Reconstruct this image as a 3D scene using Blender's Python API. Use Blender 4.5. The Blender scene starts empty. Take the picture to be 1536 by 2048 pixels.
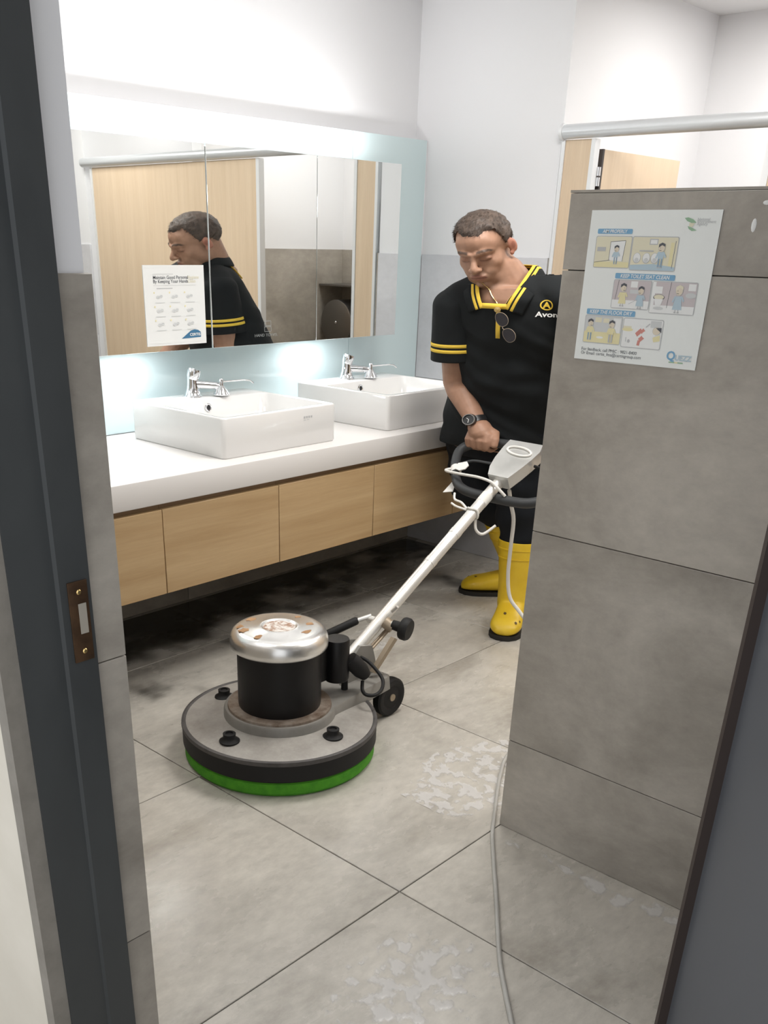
import bpy, bmesh, math, random
from math import sin, cos, pi, radians
from mathutils import Vector, Matrix, noise
from mathutils.bvhtree import BVHTree

sc = bpy.context.scene
COL = sc.collection
random.seed(7)

# ------------------------------------------------------------------ camera
cam_d = bpy.data.cameras.new('camera'); cam = bpy.data.objects.new('camera', cam_d); COL.objects.link(cam)
right = Vector((0.69112012, -0.72247855, 0.01943513))
down = Vector((-0.31385473, -0.32423812, -0.89239277))
fwd = Vector((0.65103625, 0.61065078, -0.4508408))
m3 = Matrix((right, -down, -fwd)).transposed()
cam.matrix_world = Matrix.Translation((0, 0, 1.5)) @ m3.to_4x4()
cam_d.sensor_fit = 'VERTICAL'; cam_d.sensor_height = 36.0
cam_d.lens = 36.0 * 1887.72 / 2048
cam_d.shift_x = 89.046 / 2048; cam_d.shift_y = 414.17 / 2048
cam_d.clip_start = 0.02
sc.camera = cam

# ------------------------------------------------------------------ world, lights, exposure
w = bpy.data.worlds.new('world'); sc.world = w; w.use_nodes = True
w.node_tree.nodes['Background'].inputs[0].default_value = (0.95, 0.97, 1.0, 1)
w.node_tree.nodes['Background'].inputs[1].default_value = 1.25
sc.view_settings.view_transform = 'Standard'
sc.view_settings.look = 'None'
sc.view_settings.gamma = 1.0
sc.view_settings.use_curve_mapping = False
sc.view_settings.exposure = 0.0

def area(name, loc, rot, sx, sy, watts, col=(1, 1, 1), parent=None):
    d = bpy.data.lights.new(name, 'AREA'); d.shape = 'RECTANGLE'; d.size = sx; d.size_y = sy
    d.energy = watts; d.color = col
    o = bpy.data.objects.new(name, d); COL.objects.link(o); o.location = loc; o.rotation_euler = rot
    if parent: adopt(o, parent)
    return o

def adopt(o, parent):
    o.parent = parent
    o.matrix_parent_inverse = Matrix.LocRotScale(parent.location, parent.rotation_euler, parent.scale).inverted()

# ------------------------------------------------------------------ materials
MATS = {}
def mat(name, col, rough=0.5, metal=0.0, spec=0.5, emit=None, es=1.0, trans=0.0, alpha=1.0, coat=0.0):
    m = bpy.data.materials.new(name); m.use_nodes = True
    b = m.node_tree.nodes['Principled BSDF']
    b.inputs['Base Color'].default_value = (*col, 1); b.inputs['Roughness'].default_value = rough
    b.inputs['Metallic'].default_value = metal; b.inputs['Specular IOR Level'].default_value = spec
    b.inputs['Coat Weight'].default_value = coat
    b.inputs['Transmission Weight'].default_value = trans; b.inputs['Alpha'].default_value = alpha
    if emit:
        b.inputs['Emission Color'].default_value = (*emit, 1); b.inputs['Emission Strength'].default_value = es
    MATS[name] = m
    return m

def nodes(m): return m.node_tree.nodes, m.node_tree.links, m.node_tree.nodes['Principled BSDF']

def noisy(name, c1, c2, scale=(3, 3, 3), detail=5, rough=(0.4, 0.5), c3=None, fine=0.0, bump=0.0, lo=0.3, hi=0.7, metal=0.0, per_object=True, spec=0.5, dist=0.0):
    """base colour from layered noise in world-sized coordinates, offset for every object"""
    m = mat(name, c1, rough[0], metal, spec)
    N, L, b = nodes(m)
    tc = N.new('ShaderNodeTexCoord'); mp = N.new('ShaderNodeMapping'); mp.inputs['Scale'].default_value = scale
    src = tc.outputs['Object']
    if per_object:
        oi = N.new('ShaderNodeObjectInfo'); mu = N.new('ShaderNodeVectorMath'); mu.operation = 'SCALE'
        mu.inputs[0].default_value = (17.3, 9.1, 23.7); L.new(oi.outputs['Random'], mu.inputs['Scale'])
        ad = N.new('ShaderNodeVectorMath'); L.new(src, ad.inputs[0]); L.new(mu.outputs[0], ad.inputs[1]); src = ad.outputs[0]
    L.new(src, mp.inputs[0])
    nz = N.new('ShaderNodeTexNoise'); nz.inputs['Scale'].default_value = 1.0; nz.inputs['Detail'].default_value = detail
    nz.inputs['Roughness'].default_value = 0.62; nz.inputs['Distortion'].default_value = dist
    L.new(mp.outputs[0], nz.inputs['Vector'])
    cr = N.new('ShaderNodeValToRGB'); cr.color_ramp.elements[0].position = lo; cr.color_ramp.elements[1].position = hi
    cr.color_ramp.elements[0].color = (*c1, 1); cr.color_ramp.elements[1].color = (*c2, 1)
    if c3:
        e = cr.color_ramp.elements.new((lo + hi) / 2); e.color = (*c3, 1)
    L.new(nz.outputs['Fac'], cr.inputs[0])
    out = cr.outputs[0]
    if fine:
        n2 = N.new('ShaderNodeTexNoise'); n2.inputs['Scale'].default_value = 9.0; n2.inputs['Detail'].default_value = 6
        n2.inputs['Roughness'].default_value = 0.7
        L.new(mp.outputs[0], n2.inputs['Vector'])
        mr = N.new('ShaderNodeMapRange'); mr.inputs['From Min'].default_value = 0.3; mr.inputs['From Max'].default_value = 0.7
        mr.inputs['To Min'].default_value = 1 - fine; mr.inputs['To Max'].default_value = 1 + fine * 0.5
        L.new(n2.outputs['Fac'], mr.inputs[0])
        mx = N.new('ShaderNodeMix'); mx.data_type = 'RGBA'; mx.blend_type = 'MULTIPLY'; mx.inputs['Factor'].default_value = 1
        L.new(out, mx.inputs['A']); L.new(mr.outputs[0], mx.inputs['B']); out = mx.outputs['Result']
    L.new(out, b.inputs['Base Color'])
    rr = N.new('ShaderNodeMapRange'); rr.inputs['From Min'].default_value = 0.35; rr.inputs['From Max'].default_value = 0.65
    rr.inputs['To Min'].default_value = rough[0]; rr.inputs['To Max'].default_value = rough[1]
    L.new(nz.outputs['Fac'], rr.inputs[0]); L.new(rr.outputs[0], b.inputs['Roughness'])
    if bump:
        bp = N.new('ShaderNodeBump'); bp.inputs['Strength'].default_value = bump; bp.inputs['Distance'].default_value = 0.01
        L.new(nz.outputs['Fac'], bp.inputs['Height']); L.new(bp.outputs[0], b.inputs['Normal'])
    return m

def wood(name, c1, c2, axis, s=1.0, rough=0.45):
    """grain runs along axis (0 = x, 2 = z)"""
    sc_ = [26 * s, 26 * s, 26 * s]; sc_[axis] = 1.3 * s
    return noisy(name, c1, c2, scale=tuple(sc_), detail=7, rough=(rough, rough + .08), lo=0.25, hi=0.78, fine=0.06, dist=0.4)

noisy('floor_tile', (.30, .272, .232), (.58, .545, .485), scale=(2.3, 4.2, 2.3), detail=9, rough=(.18, .40), c3=(.485, .455, .405), fine=.16, bump=.02, lo=.22, hi=.70, dist=.25)
noisy('wall_tile', (.255, .230, .198), (.45, .414, .364), scale=(2.2, 2.2, 3.6), detail=8, rough=(.38, .5), c3=(.36, .330, .288), fine=.12, lo=.28, hi=.68, dist=.6)
noisy('pale_tile', (.58, .58, .605), (.70, .70, .73), scale=(2.2, 2.2, 3.6), detail=8, rough=(.38, .5), fine=.05, lo=.28, hi=.68, dist=.6)
mat('grout', (.11, .10, .088), .8)
mat('white_paint', (.80, .80, .815), .75, spec=.2)
mat('ceiling_paint', (.82, .82, .83), .8, spec=.2)
noisy('corridor_paint', (.62, .58, .50), (.68, .64, .56), scale=(5, 5, 5), rough=(.7, .8))
noisy('cement_edge', (.20, .185, .16), (.27, .25, .22), scale=(14, 14, 14), rough=(.8, .9), bump=.2)
noisy('frame_paint', (.040, .044, .046), (.052, .057, .059), scale=(6, 6, 3), rough=(.5, .6))
noisy('door_paint', (.088, .094, .106), (.106, .112, .124), scale=(5, 5, 3), rough=(.45, .55))
mat('door_lipping', (.045, .032, .028), .6)
noisy('old_bronze', (.05, .028, .015), (.11, .06, .03), scale=(30, 30, 30), rough=(.45, .6), metal=.6)
mat('strike_hole', (.36, .33, .28), .8)
wood('vanity_wood', (.42, .275, .135), (.57, .405, .225), 0, .8)
wood('vanity_wood_dark', (.22, .14, .075), (.29, .19, .105), 0, 1.0)
wood('cubicle_wood', (.62, .475, .33), (.72, .575, .42), 2, .8)
mat('dark_edge', (.055, .045, .042), .6)
mat('solid_surface', (.74, .715, .695), .32)
mat('ceramic', (.77, .762, .75), .12, coat=.4)
mat('chrome', (.82, .83, .85), .08, 1.0)
mat('aluminium', (.70, .71, .73), .34, 1.0)
mat('rail_silver', (.66, .68, .70), .3, .35)
mat('white_aluminium', (.76, .77, .78), .4, 0.15)
mat('mirror', (.87, .89, .88), .012, 1.0)
mat('mirror_edge', (.30, .36, .34), .3, .4)
mat('painted_glass', (.60, .72, .74), .06, coat=.6)
mat('cabinet_side', (.62, .64, .64), .5)
mat('lamp', (1, 1, 1), .5, emit=(1, .99, .97), es=9.0)
mat('panel_lamp', (1, 1, 1), .5, emit=(1, .985, .95), es=4.0)
mat('paper', (.76, .77, .76), .35)
mat('paper_grey', (.80, .825, .805), .4)
mat('ink', (.09, .095, .11), .6)
mat('ink_grey', (.44, .45, .46), .6)
mat('ink_pale', (.58, .60, .60), .6)
mat('ink_yellow', (.80, .72, .36), .6)
mat('ink_cream', (.76, .71, .50), .6)
mat('ink_blue', (.07, .33, .58), .6)
mat('ink_navy', (.045, .16, .29), .5)
mat('ink_lightblue', (.40, .55, .64), .6)
mat('ink_denim', (.17, .30, .42), .6)
mat('ink_green', (.20, .42, .22), .6)
mat('ink_red', (.62, .16, .11), .6)
mat('ink_skin', (.72, .62, .46), .6)
mat('ink_mauve', (.55, .48, .49), .6)
mat('ink_white', (.80, .81, .80), .5)
for k_, m_ in MATS.items():                       # faded print
    if k_.startswith('ink_') and k_ not in ('ink_navy', 'ink_white'):
        bc = m_.node_tree.nodes['Principled BSDF'].inputs['Base Color']; bc.default_value = tuple(c * .78 + .62 * .22 for c in bc.default_value[:3]) + (1,)
mat('etched', (.40, .42, .42), .7, alpha=.45)
mat('stainless', (.22, .21, .20), .33, .9)
mat('black_hole', (.012, .012, .014), .5)

# skin: colour comes from the vertex colours of the body (lips, lids, brows), with mottling
m = mat('skin', (.42, .24, .16), .5, spec=.35)
N, L, b = nodes(m)
at = N.new('ShaderNodeAttribute'); at.attribute_name = 'tint'
nz = N.new('ShaderNodeTexNoise'); nz.inputs['Scale'].default_value = 38; nz.inputs['Detail'].default_value = 4
tc = N.new('ShaderNodeTexCoord'); L.new(tc.outputs['Object'], nz.inputs['Vector'])
mr = N.new('ShaderNodeMapRange'); mr.inputs['From Min'].default_value = .3; mr.inputs['From Max'].default_value = .7
mr.inputs['To Min'].default_value = .90; mr.inputs['To Max'].default_value = 1.05; L.new(nz.outputs['Fac'], mr.inputs[0])
mx = N.new('ShaderNodeMix'); mx.data_type = 'RGBA'; mx.blend_type = 'MULTIPLY'; mx.inputs['Factor'].default_value = 1
L.new(at.outputs['Color'], mx.inputs['A']); L.new(mr.outputs[0], mx.inputs['B']); L.new(mx.outputs['Result'], b.inputs['Base Color'])
noisy('hair_brown', (.035, .024, .018), (.105, .072, .054), scale=(40, 40, 40), rough=(.55, .7))
noisy('shirt_black', (.0060, .0072, .0080), (.011, .013, .014), scale=(20, 20, 20), rough=(.8, .9), bump=.05, spec=.25)
mat('shirt_yellow', (.72, .49, .05), .75)
noisy('trouser_black', (.006, .0075, .010), (.011, .013, .017), scale=(14, 14, 14), rough=(.8, .9), spec=.25)
m = noisy('boot_yellow', (.70, .46, .018), (.80, .56, .035), scale=(9, 9, 9), rough=(.33, .42))
mat('boot_scuff', (.10, .06, .015), .7)
mat('boot_sole', (.016, .014, .012), .7)
mat('gold', (.80, .58, .25), .25, 1.0)
mat('watch_black', (.014, .014, .015), .35)
mat('lens_dark', (.018, .017, .022), .06, coat=.5)
mat('white_thread', (.82, .82, .80), .7)
# machine
noisy('deck_paint', (.27, .25, .225), (.40, .378, .345), scale=(9, 9, 9), rough=(.4, .5), fine=.1)
noisy('housing_paint', (.20, .19, .172), (.27, .258, .235), scale=(9, 9, 9), rough=(.4, .5))
mat('rubber', (.012, .0115, .0115), .6, spec=.3)
noisy('bumper', (.05, .046, .044), (.10, .092, .088), scale=(20, 20, 20), rough=(.6, .7))
noisy('motor_black', (.006, .006, .007), (.010, .009, .009), scale=(8, 8, 8), rough=(.36, .46), spec=.3)
noisy('rusty_steel', (.16, .105, .07), (.36, .31, .26), scale=(30, 30, 30), rough=(.5, .7), metal=.4)
mat('cap_steel', (.80, .79, .77), .27, .85)
noisy('cap_badge', (.36, .20, .12), (.78, .74, .70), scale=(55, 55, 55), rough=(.4, .6), metal=.3, lo=.40, hi=.56)
noisy('rust_stain', (.30, .15, .06), (.48, .30, .16), scale=(60, 60, 60), rough=(.5, .7), metal=.2)
noisy('tube_steel', (.68, .66, .62), (.80, .785, .75), scale=(6, 6, 6), rough=(.28, .36), metal=.5)
mat('tan_steel', (.36, .29, .21), .5, .4)
noisy('box_steel', (.62, .62, .60), (.72, .72, .70), scale=(8, 8, 8), rough=(.28, .4), metal=.55)
mat('grip_grey', (.030, .032, .034), .55)
mat('tape_white', (.72, .70, .66), .6)
mat('cord_white', (.68, .66, .62), .5)
noisy('cord_grey', (.36, .35, .325), (.46, .45, .42), scale=(12, 12, 12), rough=(.35, .5))
noisy('pad_green', (.05, .25, .012), (.09, .36, .02), scale=(30, 30, 30), rough=(.9, .95), bump=.4)
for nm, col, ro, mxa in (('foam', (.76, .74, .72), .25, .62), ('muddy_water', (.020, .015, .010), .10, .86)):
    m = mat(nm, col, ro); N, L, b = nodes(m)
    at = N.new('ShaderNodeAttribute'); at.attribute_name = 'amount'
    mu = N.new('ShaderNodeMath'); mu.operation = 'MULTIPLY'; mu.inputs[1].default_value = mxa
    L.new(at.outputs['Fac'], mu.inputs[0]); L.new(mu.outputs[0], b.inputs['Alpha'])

# ------------------------------------------------------------------ mesh helpers
class B:
    def __init__(s): s.bm = bmesh.new()
    def box(s, x0, x1, y0, y1, z0, z1, bev=0.0, seg=2):
        r = bmesh.ops.create_cube(s.bm, size=1.0); vs = r['verts']
        for v in vs:
            v.co = Vector(((x0 + x1) / 2 + v.co.x * (x1 - x0), (y0 + y1) / 2 + v.co.y * (y1 - y0), (z0 + z1) / 2 + v.co.z * (z1 - z0)))
        if bev:
            es = list({e for v in vs for e in v.link_edges})
            bmesh.ops.bevel(s.bm, geom=es, offset=bev, segments=seg, affect='EDGES', profile=.5)
        return s
    def prism(s, pts, d):
        """closed outline pts extruded by vector d"""
        d = Vector(d); a = [s.bm.verts.new(Vector(p)) for p in pts]; c = [s.bm.verts.new(Vector(p) + d) for p in pts]
        n = len(pts)
        s.bm.faces.new(a[::-1]); s.bm.faces.new(c)
        for i in range(n): s.bm.faces.new((a[i], a[(i + 1) % n], c[(i + 1) % n], c[i]))
        return s
    def rings(s, rings, cap=True):
        vr = [[s.bm.verts.new(Vector(p)) for p in r] for r in rings]; n = len(vr[0])
        for a, c in zip(vr, vr[1:]):
            for i in range(n): s.bm.faces.new((a[i], a[(i + 1) % n], c[(i + 1) % n], c[i]))
        if cap:
            s.bm.faces.new(vr[0][::-1]); s.bm.faces.new(vr[-1])
        return s
    def tube(s, path, rad, n=12, round_ends=False, up=None, flat=1.0):
        P = [Vector(p) for p in path]; k = len(P)
        R = [rad] * k if isinstance(rad, (int, float)) else list(rad)
        if round_ends:
            t0 = (P[0] - P[1]).normalized(); t1 = (P[-1] - P[-2]).normalized()
            a0, r0, a1, r1 = P[0], R[0], P[-1], R[-1]
            P = [a0 + t0 * r0 * .98, a0 + t0 * r0 * .75, a0 + t0 * r0 * .4] + P + [a1 + t1 * r1 * .4, a1 + t1 * r1 * .75, a1 + t1 * r1 * .98]
            R = [r0 * .2, r0 * .66, r0 * .92] + R + [r1 * .92, r1 * .66, r1 * .2]; k = len(P)
        T = []
        for i in range(k):
            t = (P[min(i + 1, k - 1)] - P[max(i - 1, 0)])
            T.append(t.normalized() if t.length > 1e-9 else Vector((0, 0, 1)))
        u = Vector(up) if up else (Vector((0, 0, 1)) if abs(T[0].z) < .9 else Vector((1, 0, 0)))
        rs = []
        for i in range(k):
            u = (u - T[i] * u.dot(T[i]));
            if u.length < 1e-6: u = T[i].orthogonal()
            u.normalize(); v = T[i].cross(u)
            rs.append([P[i] + (u * cos(2 * pi * j / n) * flat + v * sin(2 * pi * j / n)) * R[i] for j in range(n)])
        return s.rings(rs)
    def lathe(s, c, prof, n=48, axis=None, sy=1.0, cap=True):
        """prof = (radius, height) pairs around the vertical through c, or around axis"""
        c = Vector(c)
        q = Vector((0, 0, 1)).rotation_difference(Vector(axis)) if axis else None
        rs = []
        for r, h in prof:
            ring = []
            for i in range(n):
                p = Vector((r * cos(2 * pi * i / n), r * sy * sin(2 * pi * i / n), h))
                ring.append(c + (q @ p if q else p))
            rs.append(ring)
        return s.rings(rs, cap)
    def ell(s, c, r, rot=None, sub=3):
        res = bmesh.ops.create_icosphere(s.bm, subdivisions=sub, radius=1.0)
        for v in res['verts']:
            p = Vector((v.co.x * r[0], v.co.y * r[1], v.co.z * r[2]))
            if rot is not None: p = rot @ p
            v.co = p + Vector(c)
        return s
    def map(s, f):
        for v in s.bm.verts: v.co = Vector(f(v.co))
        return s
    def done(s, name, material, parent=None, smooth=True, angle=40):
        bmesh.ops.recalc_face_normals(s.bm, faces=s.bm.faces[:])
        me = bpy.data.meshes.new(name); s.bm.to_mesh(me); s.bm.free()
        return obj(name, me, material, parent, smooth, angle)

def obj(name, me, material, parent=None, smooth=True, angle=40):
    for mm in (material if isinstance(material, (list, tuple)) else [material]):
        me.materials.append(MATS[mm])
    if smooth:
        me.shade_smooth() if hasattr(me, 'shade_smooth') else None
        try: me.set_sharp_from_angle(angle=radians(angle))
        except Exception: pass
    o = bpy.data.objects.new(name, me); COL.objects.link(o)
    if parent: adopt(o, parent)
    return o

def thing(name, loc, label=None, cat=None, group=None, kind=None):
    o = bpy.data.objects.new(name, None); COL.objects.link(o); o.location = loc; o.empty_display_size = .1
    return tag(o, label, cat, group, kind)
def tag(o, label=None, cat=None, group=None, kind=None):
    if label: o['label'] = label
    if cat: o['category'] = cat
    if group: o['group'] = group
    if kind: o['kind'] = kind
    return o
def part_label(o, t): o['label'] = t; return o
def copy_tree(o, off, parent=None):
    c = o.copy(); COL.objects.link(c)
    if parent is None: c.location = o.location + Vector(off)
    else: c.parent = parent; c.matrix_parent_inverse = o.matrix_parent_inverse
    for ch in list(o.children): copy_tree(ch, off, c)
    return c

def boxo(name, x0, x1, y0, y1, z0, z1, material, parent=None, bev=0.0):
    return B().box(x0, x1, y0, y1, z0, z1, bev).done(name, material, parent, smooth=bev > 0)

def text_mesh(s, size, origin, xd, yd, material, name, parent, align='LEFT', spacing=1.0, shear=0.0, bold=0.0, proj=None):
    cu = bpy.data.curves.new('t', 'FONT'); cu.body = s; cu.size = size; cu.align_x = align; cu.space_character = spacing
    cu.shear = shear; cu.offset = bold; cu.resolution_u = 3; cu.fill_mode = 'BOTH'
    to = bpy.data.objects.new('t', cu); COL.objects.link(to)
    dg = bpy.context.evaluated_depsgraph_get(); dg.update()
    me = bpy.data.meshes.new_from_object(to.evaluated_get(dg))
    bpy.data.objects.remove(to); bpy.data.curves.remove(cu)
    xd, yd, origin = Vector(xd), Vector(yd), Vector(origin)
    for v in me.vertices:
        p = origin + xd * v.co.x + yd * v.co.y
        v.co = proj(p) if proj else p
    me.materials.clear(); me.name = name
    return obj(name, me, material, parent, smooth=False)

class Flat:
    """flat print on a sheet: polygons in sheet coordinates u (0..W, rightwards) and v (0..H, downwards), drawn in layers"""
    def __init__(s, origin, xd, yd, nrm): s.o, s.x, s.y, s.n = Vector(origin), Vector(xd), Vector(yd), Vector(nrm); s.reset()
    def reset(s): s.v, s.f, s.mi, s.mats, s.k = [], [], [], [], 0
    def P(s, u, v, h): return s.o + s.x * u + s.y * v + s.n * h
    def poly(s, pts, m):
        if m not in s.mats: s.mats.append(m)
        h = 0.0006 + 0.00004 * s.k; s.k += 1
        i = len(s.v); s.v += [s.P(u, v, h) for u, v in pts]; s.f.append(list(range(i, i + len(pts)))); s.mi.append(s.mats.index(m))
    def rect(s, u0, v0, u1, v1, m): s.poly([(u0, v0), (u1, v0), (u1, v1), (u0, v1)], m)
    def rrect(s, u0, v0, u1, v1, m, r=.01):
        pts = []
        for cx, cy, a in ((u1 - r, v0 + r, -90), (u1 - r, v1 - r, 0), (u0 + r, v1 - r, 90), (u0 + r, v0 + r, 180)):
            for k in range(4): t = radians(a + 30 * k); pts.append((cx + r * cos(t), cy + r * sin(t)))
        s.poly(pts, m)
    def oval(s, u, v, ru, rv, m, n=14): s.poly([(u + ru * cos(2 * pi * i / n), v + rv * sin(2 * pi * i / n)) for i in range(n)], m)
    def line(s, u0, v0, u1, v1, m, w=.003):
        d = math.hypot(u1 - u0, v1 - v0) or 1; a, b_ = -(v1 - v0) / d * w / 2, (u1 - u0) / d * w / 2
        s.poly([(u0 + a, v0 + b_), (u1 + a, v1 + b_), (u1 - a, v1 - b_), (u0 - a, v0 - b_)], m)
    def done(s, name, parent):
        me = bpy.data.meshes.new(name); me.from_pydata([tuple(v) for v in s.v], [], s.f)
        for p, mi in zip(me.polygons, s.mi): p.material_index = mi
        o = obj(name, me, list(s.mats), parent, smooth=False); s.reset(); return o

# ------------------------------------------------------------------ the room
XW, G, ZC = 4.14, 3.375, 2.54          # side wall, glass face, ceiling height
fl = boxo('floor', -1.2, 5.46, -1.32, 3.50, -.06, -.004, 'grout'); fl['kind'] = 'structure'
TX, TY, GX, GY = .857, .823, 1.562, 1.238
tile_me = None
for i in range(-4, 5):
    for j in range(-4, 4):
        x0, y0 = GX + TX * i, GY + TY * j
        x1, y1 = x0 + TX, y0 + TY
        if x1 < -1.2 or x0 > 5.45 or y1 < -1.3 or y0 > 3.45: continue
        g = .0016
        whole = x0 > -1.2 and x1 < 5.45 and y0 > -1.3 and y1 < 3.46
        if whole and tile_me:
            o = bpy.data.objects.new('floor_tile', tile_me); COL.objects.link(o); adopt(o, fl)
        else:
            cx, cy = (x0 + x1) / 2, (y0 + y1) / 2
            o = B().box(max(x0, -1.2) + g - cx, min(x1, 5.45) - g - cx, max(y0, -1.3) + g - cy, min(y1, 3.46) - g - cy, -.012, 0, .0015, 1).done('floor_tile', 'floor_tile', fl)
            if whole: tile_me = o.data
        o.location = ((x0 + x1) / 2, (y0 + y1) / 2, 0)

def struct(name, *a, material='white_paint'):
    o = boxo(name, *a, material); o['kind'] = 'structure'; return o
wall_mirror = struct('wall_mirror', .80, 5.56, 3.455, 3.56, 0, ZC)
ledge = struct('wall_mirror_lower', .80, XW, G + .006, 3.455, 0, 1.945)
wall_side = struct('wall_side', XW, 5.45, 2.63, 3.455, 0, ZC)
wall_back = struct('wall_cubicle_back', 5.45, 5.56, -1.3, 3.455, 0, ZC)
wall_div = struct('wall_cubicle_divider', 4.20, 5.45, 1.03, 1.12, 0, ZC)
wall_end = struct('wall_side_end', XW, 5.45, -1.2, -.06, 0, ZC)
wall_near = struct('wall_near', .60, 5.56, -1.32, -1.2, 0, ZC)
ceiling = struct('ceiling', .60, 5.56, -1.32, 3.56, ZC, ZC + .08, material='ceiling_paint')
# entrance wall with the doorway between y = -.26 and y = 1.27
wall_ent = thing('wall_entrance', (.7, 1.3, 0), kind='structure')
boxo('masonry', .625, .82, 1.285, 3.56, 0, ZC, 'white_paint', wall_ent)
boxo('masonry', .625, .82, -1.32, -.29, 0, ZC, 'white_paint', wall_ent)
boxo('lintel', .625, .82, -.29, 1.285, 2.16, ZC, 'white_paint', wall_ent)
boxo('cement_edge', .600, .632, 1.272, 1.300, 0, 2.16, 'cement_edge', wall_ent)
boxo('corridor_face', .606, .625, 1.30, 3.56, 0, ZC, 'corridor_paint', wall_ent)
boxo('corridor_face', .606, .625, -1.32, -.31, 0, ZC, 'corridor_paint', wall_ent)
part = struct('wall_partition', 2.02, 2.135, -1.2, 1.231, 0, 1.604, material='grout')

def wall_tiles(parent, axis, at, sgn, a0, a1, zs, length, start=None, th=.010, m='wall_tile'):
    """tiles set on a wall plane: axis 'x' means the plane x = at, tiles running along y"""
    g = .0010; n = 0
    cuts = [a0]; c = (start if start is not None else a0)
    while c <= a0 + 1e-6: c += length
    while c < a1 - 1e-6: cuts.append(c); c += length
    cuts.append(a1)
    for z0, z1 in zip(zs, zs[1:]):
        for p, q in zip(cuts, cuts[1:]):
            lo, hi = (at, at + th) if sgn > 0 else (at - th, at)
            cz, cp = (z0 + z1) / 2, (p + q) / 2
            if axis == 'x': o = B().box(lo - at, hi - at, p + g - cp, q - g - cp, z0 + g - cz, z1 - g - cz, .001, 1).done('wall_tile', m, parent); loc = (at, cp, cz)
            else: o = B().box(p + g - cp, q - g - cp, lo - at, hi - at, z0 + g - cz, z1 - g - cz, .001, 1).done('wall_tile', m, parent); loc = (cp, at, cz)
            o.location = loc
ZT = [0, .278, .868, 1.455]
wall_tiles(part, 'x', 2.02, -1, -1.2, 1.241, ZT + [1.604], 1.65, 1.241 - 1.65)
wall_tiles(part, 'x', 2.135, 1, -1.2, 1.241, ZT + [1.604], 1.65, 1.241 - 1.65)
wall_tiles(part, 'y', 1.231, 1, 2.02, 2.135, ZT + [1.604], 2)
boxo('coping', 2.010, 2.145, -1.2, 1.241, 1.604, 1.609, 'wall_tile', part)
wall_tiles(wall_ent, 'y', 1.285, -1, .765, .828, ZT, 2)
wall_tiles(wall_ent, 'x', .82, 1, 1.285, 3.37, ZT, 1.65)
wall_tiles(wall_ent, 'x', .82, 1, -1.2, -.29, ZT, 1.65)
wall_tiles(wall_side, 'x', XW, -1, 2.63, G, ZT, 1.65, m='pale_tile')
wall_tiles(wall_side, 'y', 2.63, -1, XW - .01, 5.45, ZT, .86)
wall_tiles(wall_back, 'x', 5.45, -1, 1.12, 2.62, ZT, 1.65)
wall_tiles(wall_div, 'y', 1.12, 1, 4.20, 5.44, ZT, 1.72)
wall_tiles(wall_end, 'x', XW, -1, -1.2, -.06, ZT, 1.65, m='pale_tile')
wall_tiles(wall_near, 'y', -1.2, 1, .82, XW - .01, ZT, 1.72)
wall_tiles(ledge, 'y', G + .006, -1, .83, XW - .01, [0, .278, .70], 1.72)

# painted glass splashback
gl = thing('glass_splashback', (2.5, G, .79), 'pale aqua back-painted glass panels around the long wall mirror', 'splashback')
gx = [.835, 1.62, 3.604, XW - .012]
for a, c in zip(gx, gx[1:]):
    boxo('glass_panel', a + .0012, c - .0012, G, G + .006, .787, 1.945, 'painted_glass', gl)

# ceiling lamps
def ceiling_lamp(x, y, sx, sy, watts, label):
    t = thing('ceiling_lamp', (x, y, ZC), label, 'lamp', 'ceiling panel lamps')
    bb = B()
    for (x0, x1, y0, y1) in ((-sx, sx, -sy, -sy + .02), (-sx, sx, sy - .02, sy), (-sx, -sx + .02, -sy + .02, sy - .02), (sx - .02, sx, -sy + .02, sy - .02)):
        bb.box(x + x0, x + x1, y + y0, y + y1, ZC - .012, ZC)
    bb.done('frame', 'white_aluminium', t, smooth=False)
    boxo('diffuser', x - sx + .02, x + sx - .02, y - sy + .02, y + sy - .02, ZC - .006, ZC - .002, 'panel_lamp', t)
    area('panel_light', (x, y, ZC - .02), (0, 0, 0), sx * 1.8, sy * 1.8, watts, (1, .975, .94), t)
ceiling_lamp(2.75, 1.75, .42, .30, 25, 'square ceiling lamp above the floor machine, out of view overhead')
ceiling_lamp(3.35, .35, .42, .30, 19, 'square ceiling lamp behind the tiled partition, out of view overhead')
ceiling_lamp(4.80, 1.85, .25, .25, 13, 'square ceiling lamp inside the toilet cubicle, out of view overhead')
ceiling_lamp(4.80, .45, .22, .22, 5, 'square ceiling lamp behind the closed cubicle panel, out of view overhead')
ceiling_lamp(1.35, 2.45, .30, .30, 8, 'square ceiling lamp at the near end of the vanity, out of view overhead')

# ------------------------------------------------------------------ entrance door and frame
fr = thing('trim_door_frame', (.69, 1.27, 0), 'dark grey steel door frame with a rebated jamb', kind='structure')
b_ = B()
b_.prism([(.632, 1.300, 0), (.632, 1.268, 0), (.706, 1.268, 0), (.710, 1.262, 0), (.764, 1.262, 0), (.764, 1.300, 0)], (0, 0, 2.16))
b_.done('jamb', 'frame_paint', fr, smooth=False)
B().prism([(.632, -.310, 0), (.632, -.262, 0), (.706, -.262, 0), (.706, -.248, 0), (.764, -.248, 0), (.764, -.310, 0)], (0, 0, 2.16)).done('jamb', 'frame_paint', fr, smooth=False)
boxo('head', .632, .764, -.31, 1.30, 2.12, 2.17, 'frame_paint', fr)
sp = boxo('strike_plate', .722, .757, 1.2590, 1.262, .888, 1.022, 'old_bronze', fr, .001)
part_label(sp, 'tarnished bronze strike plate of the door lock')
boxo('latch_hole', .737, .751, 1.2582, 1.2592, .935, .985, 'strike_hole', sp)
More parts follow.
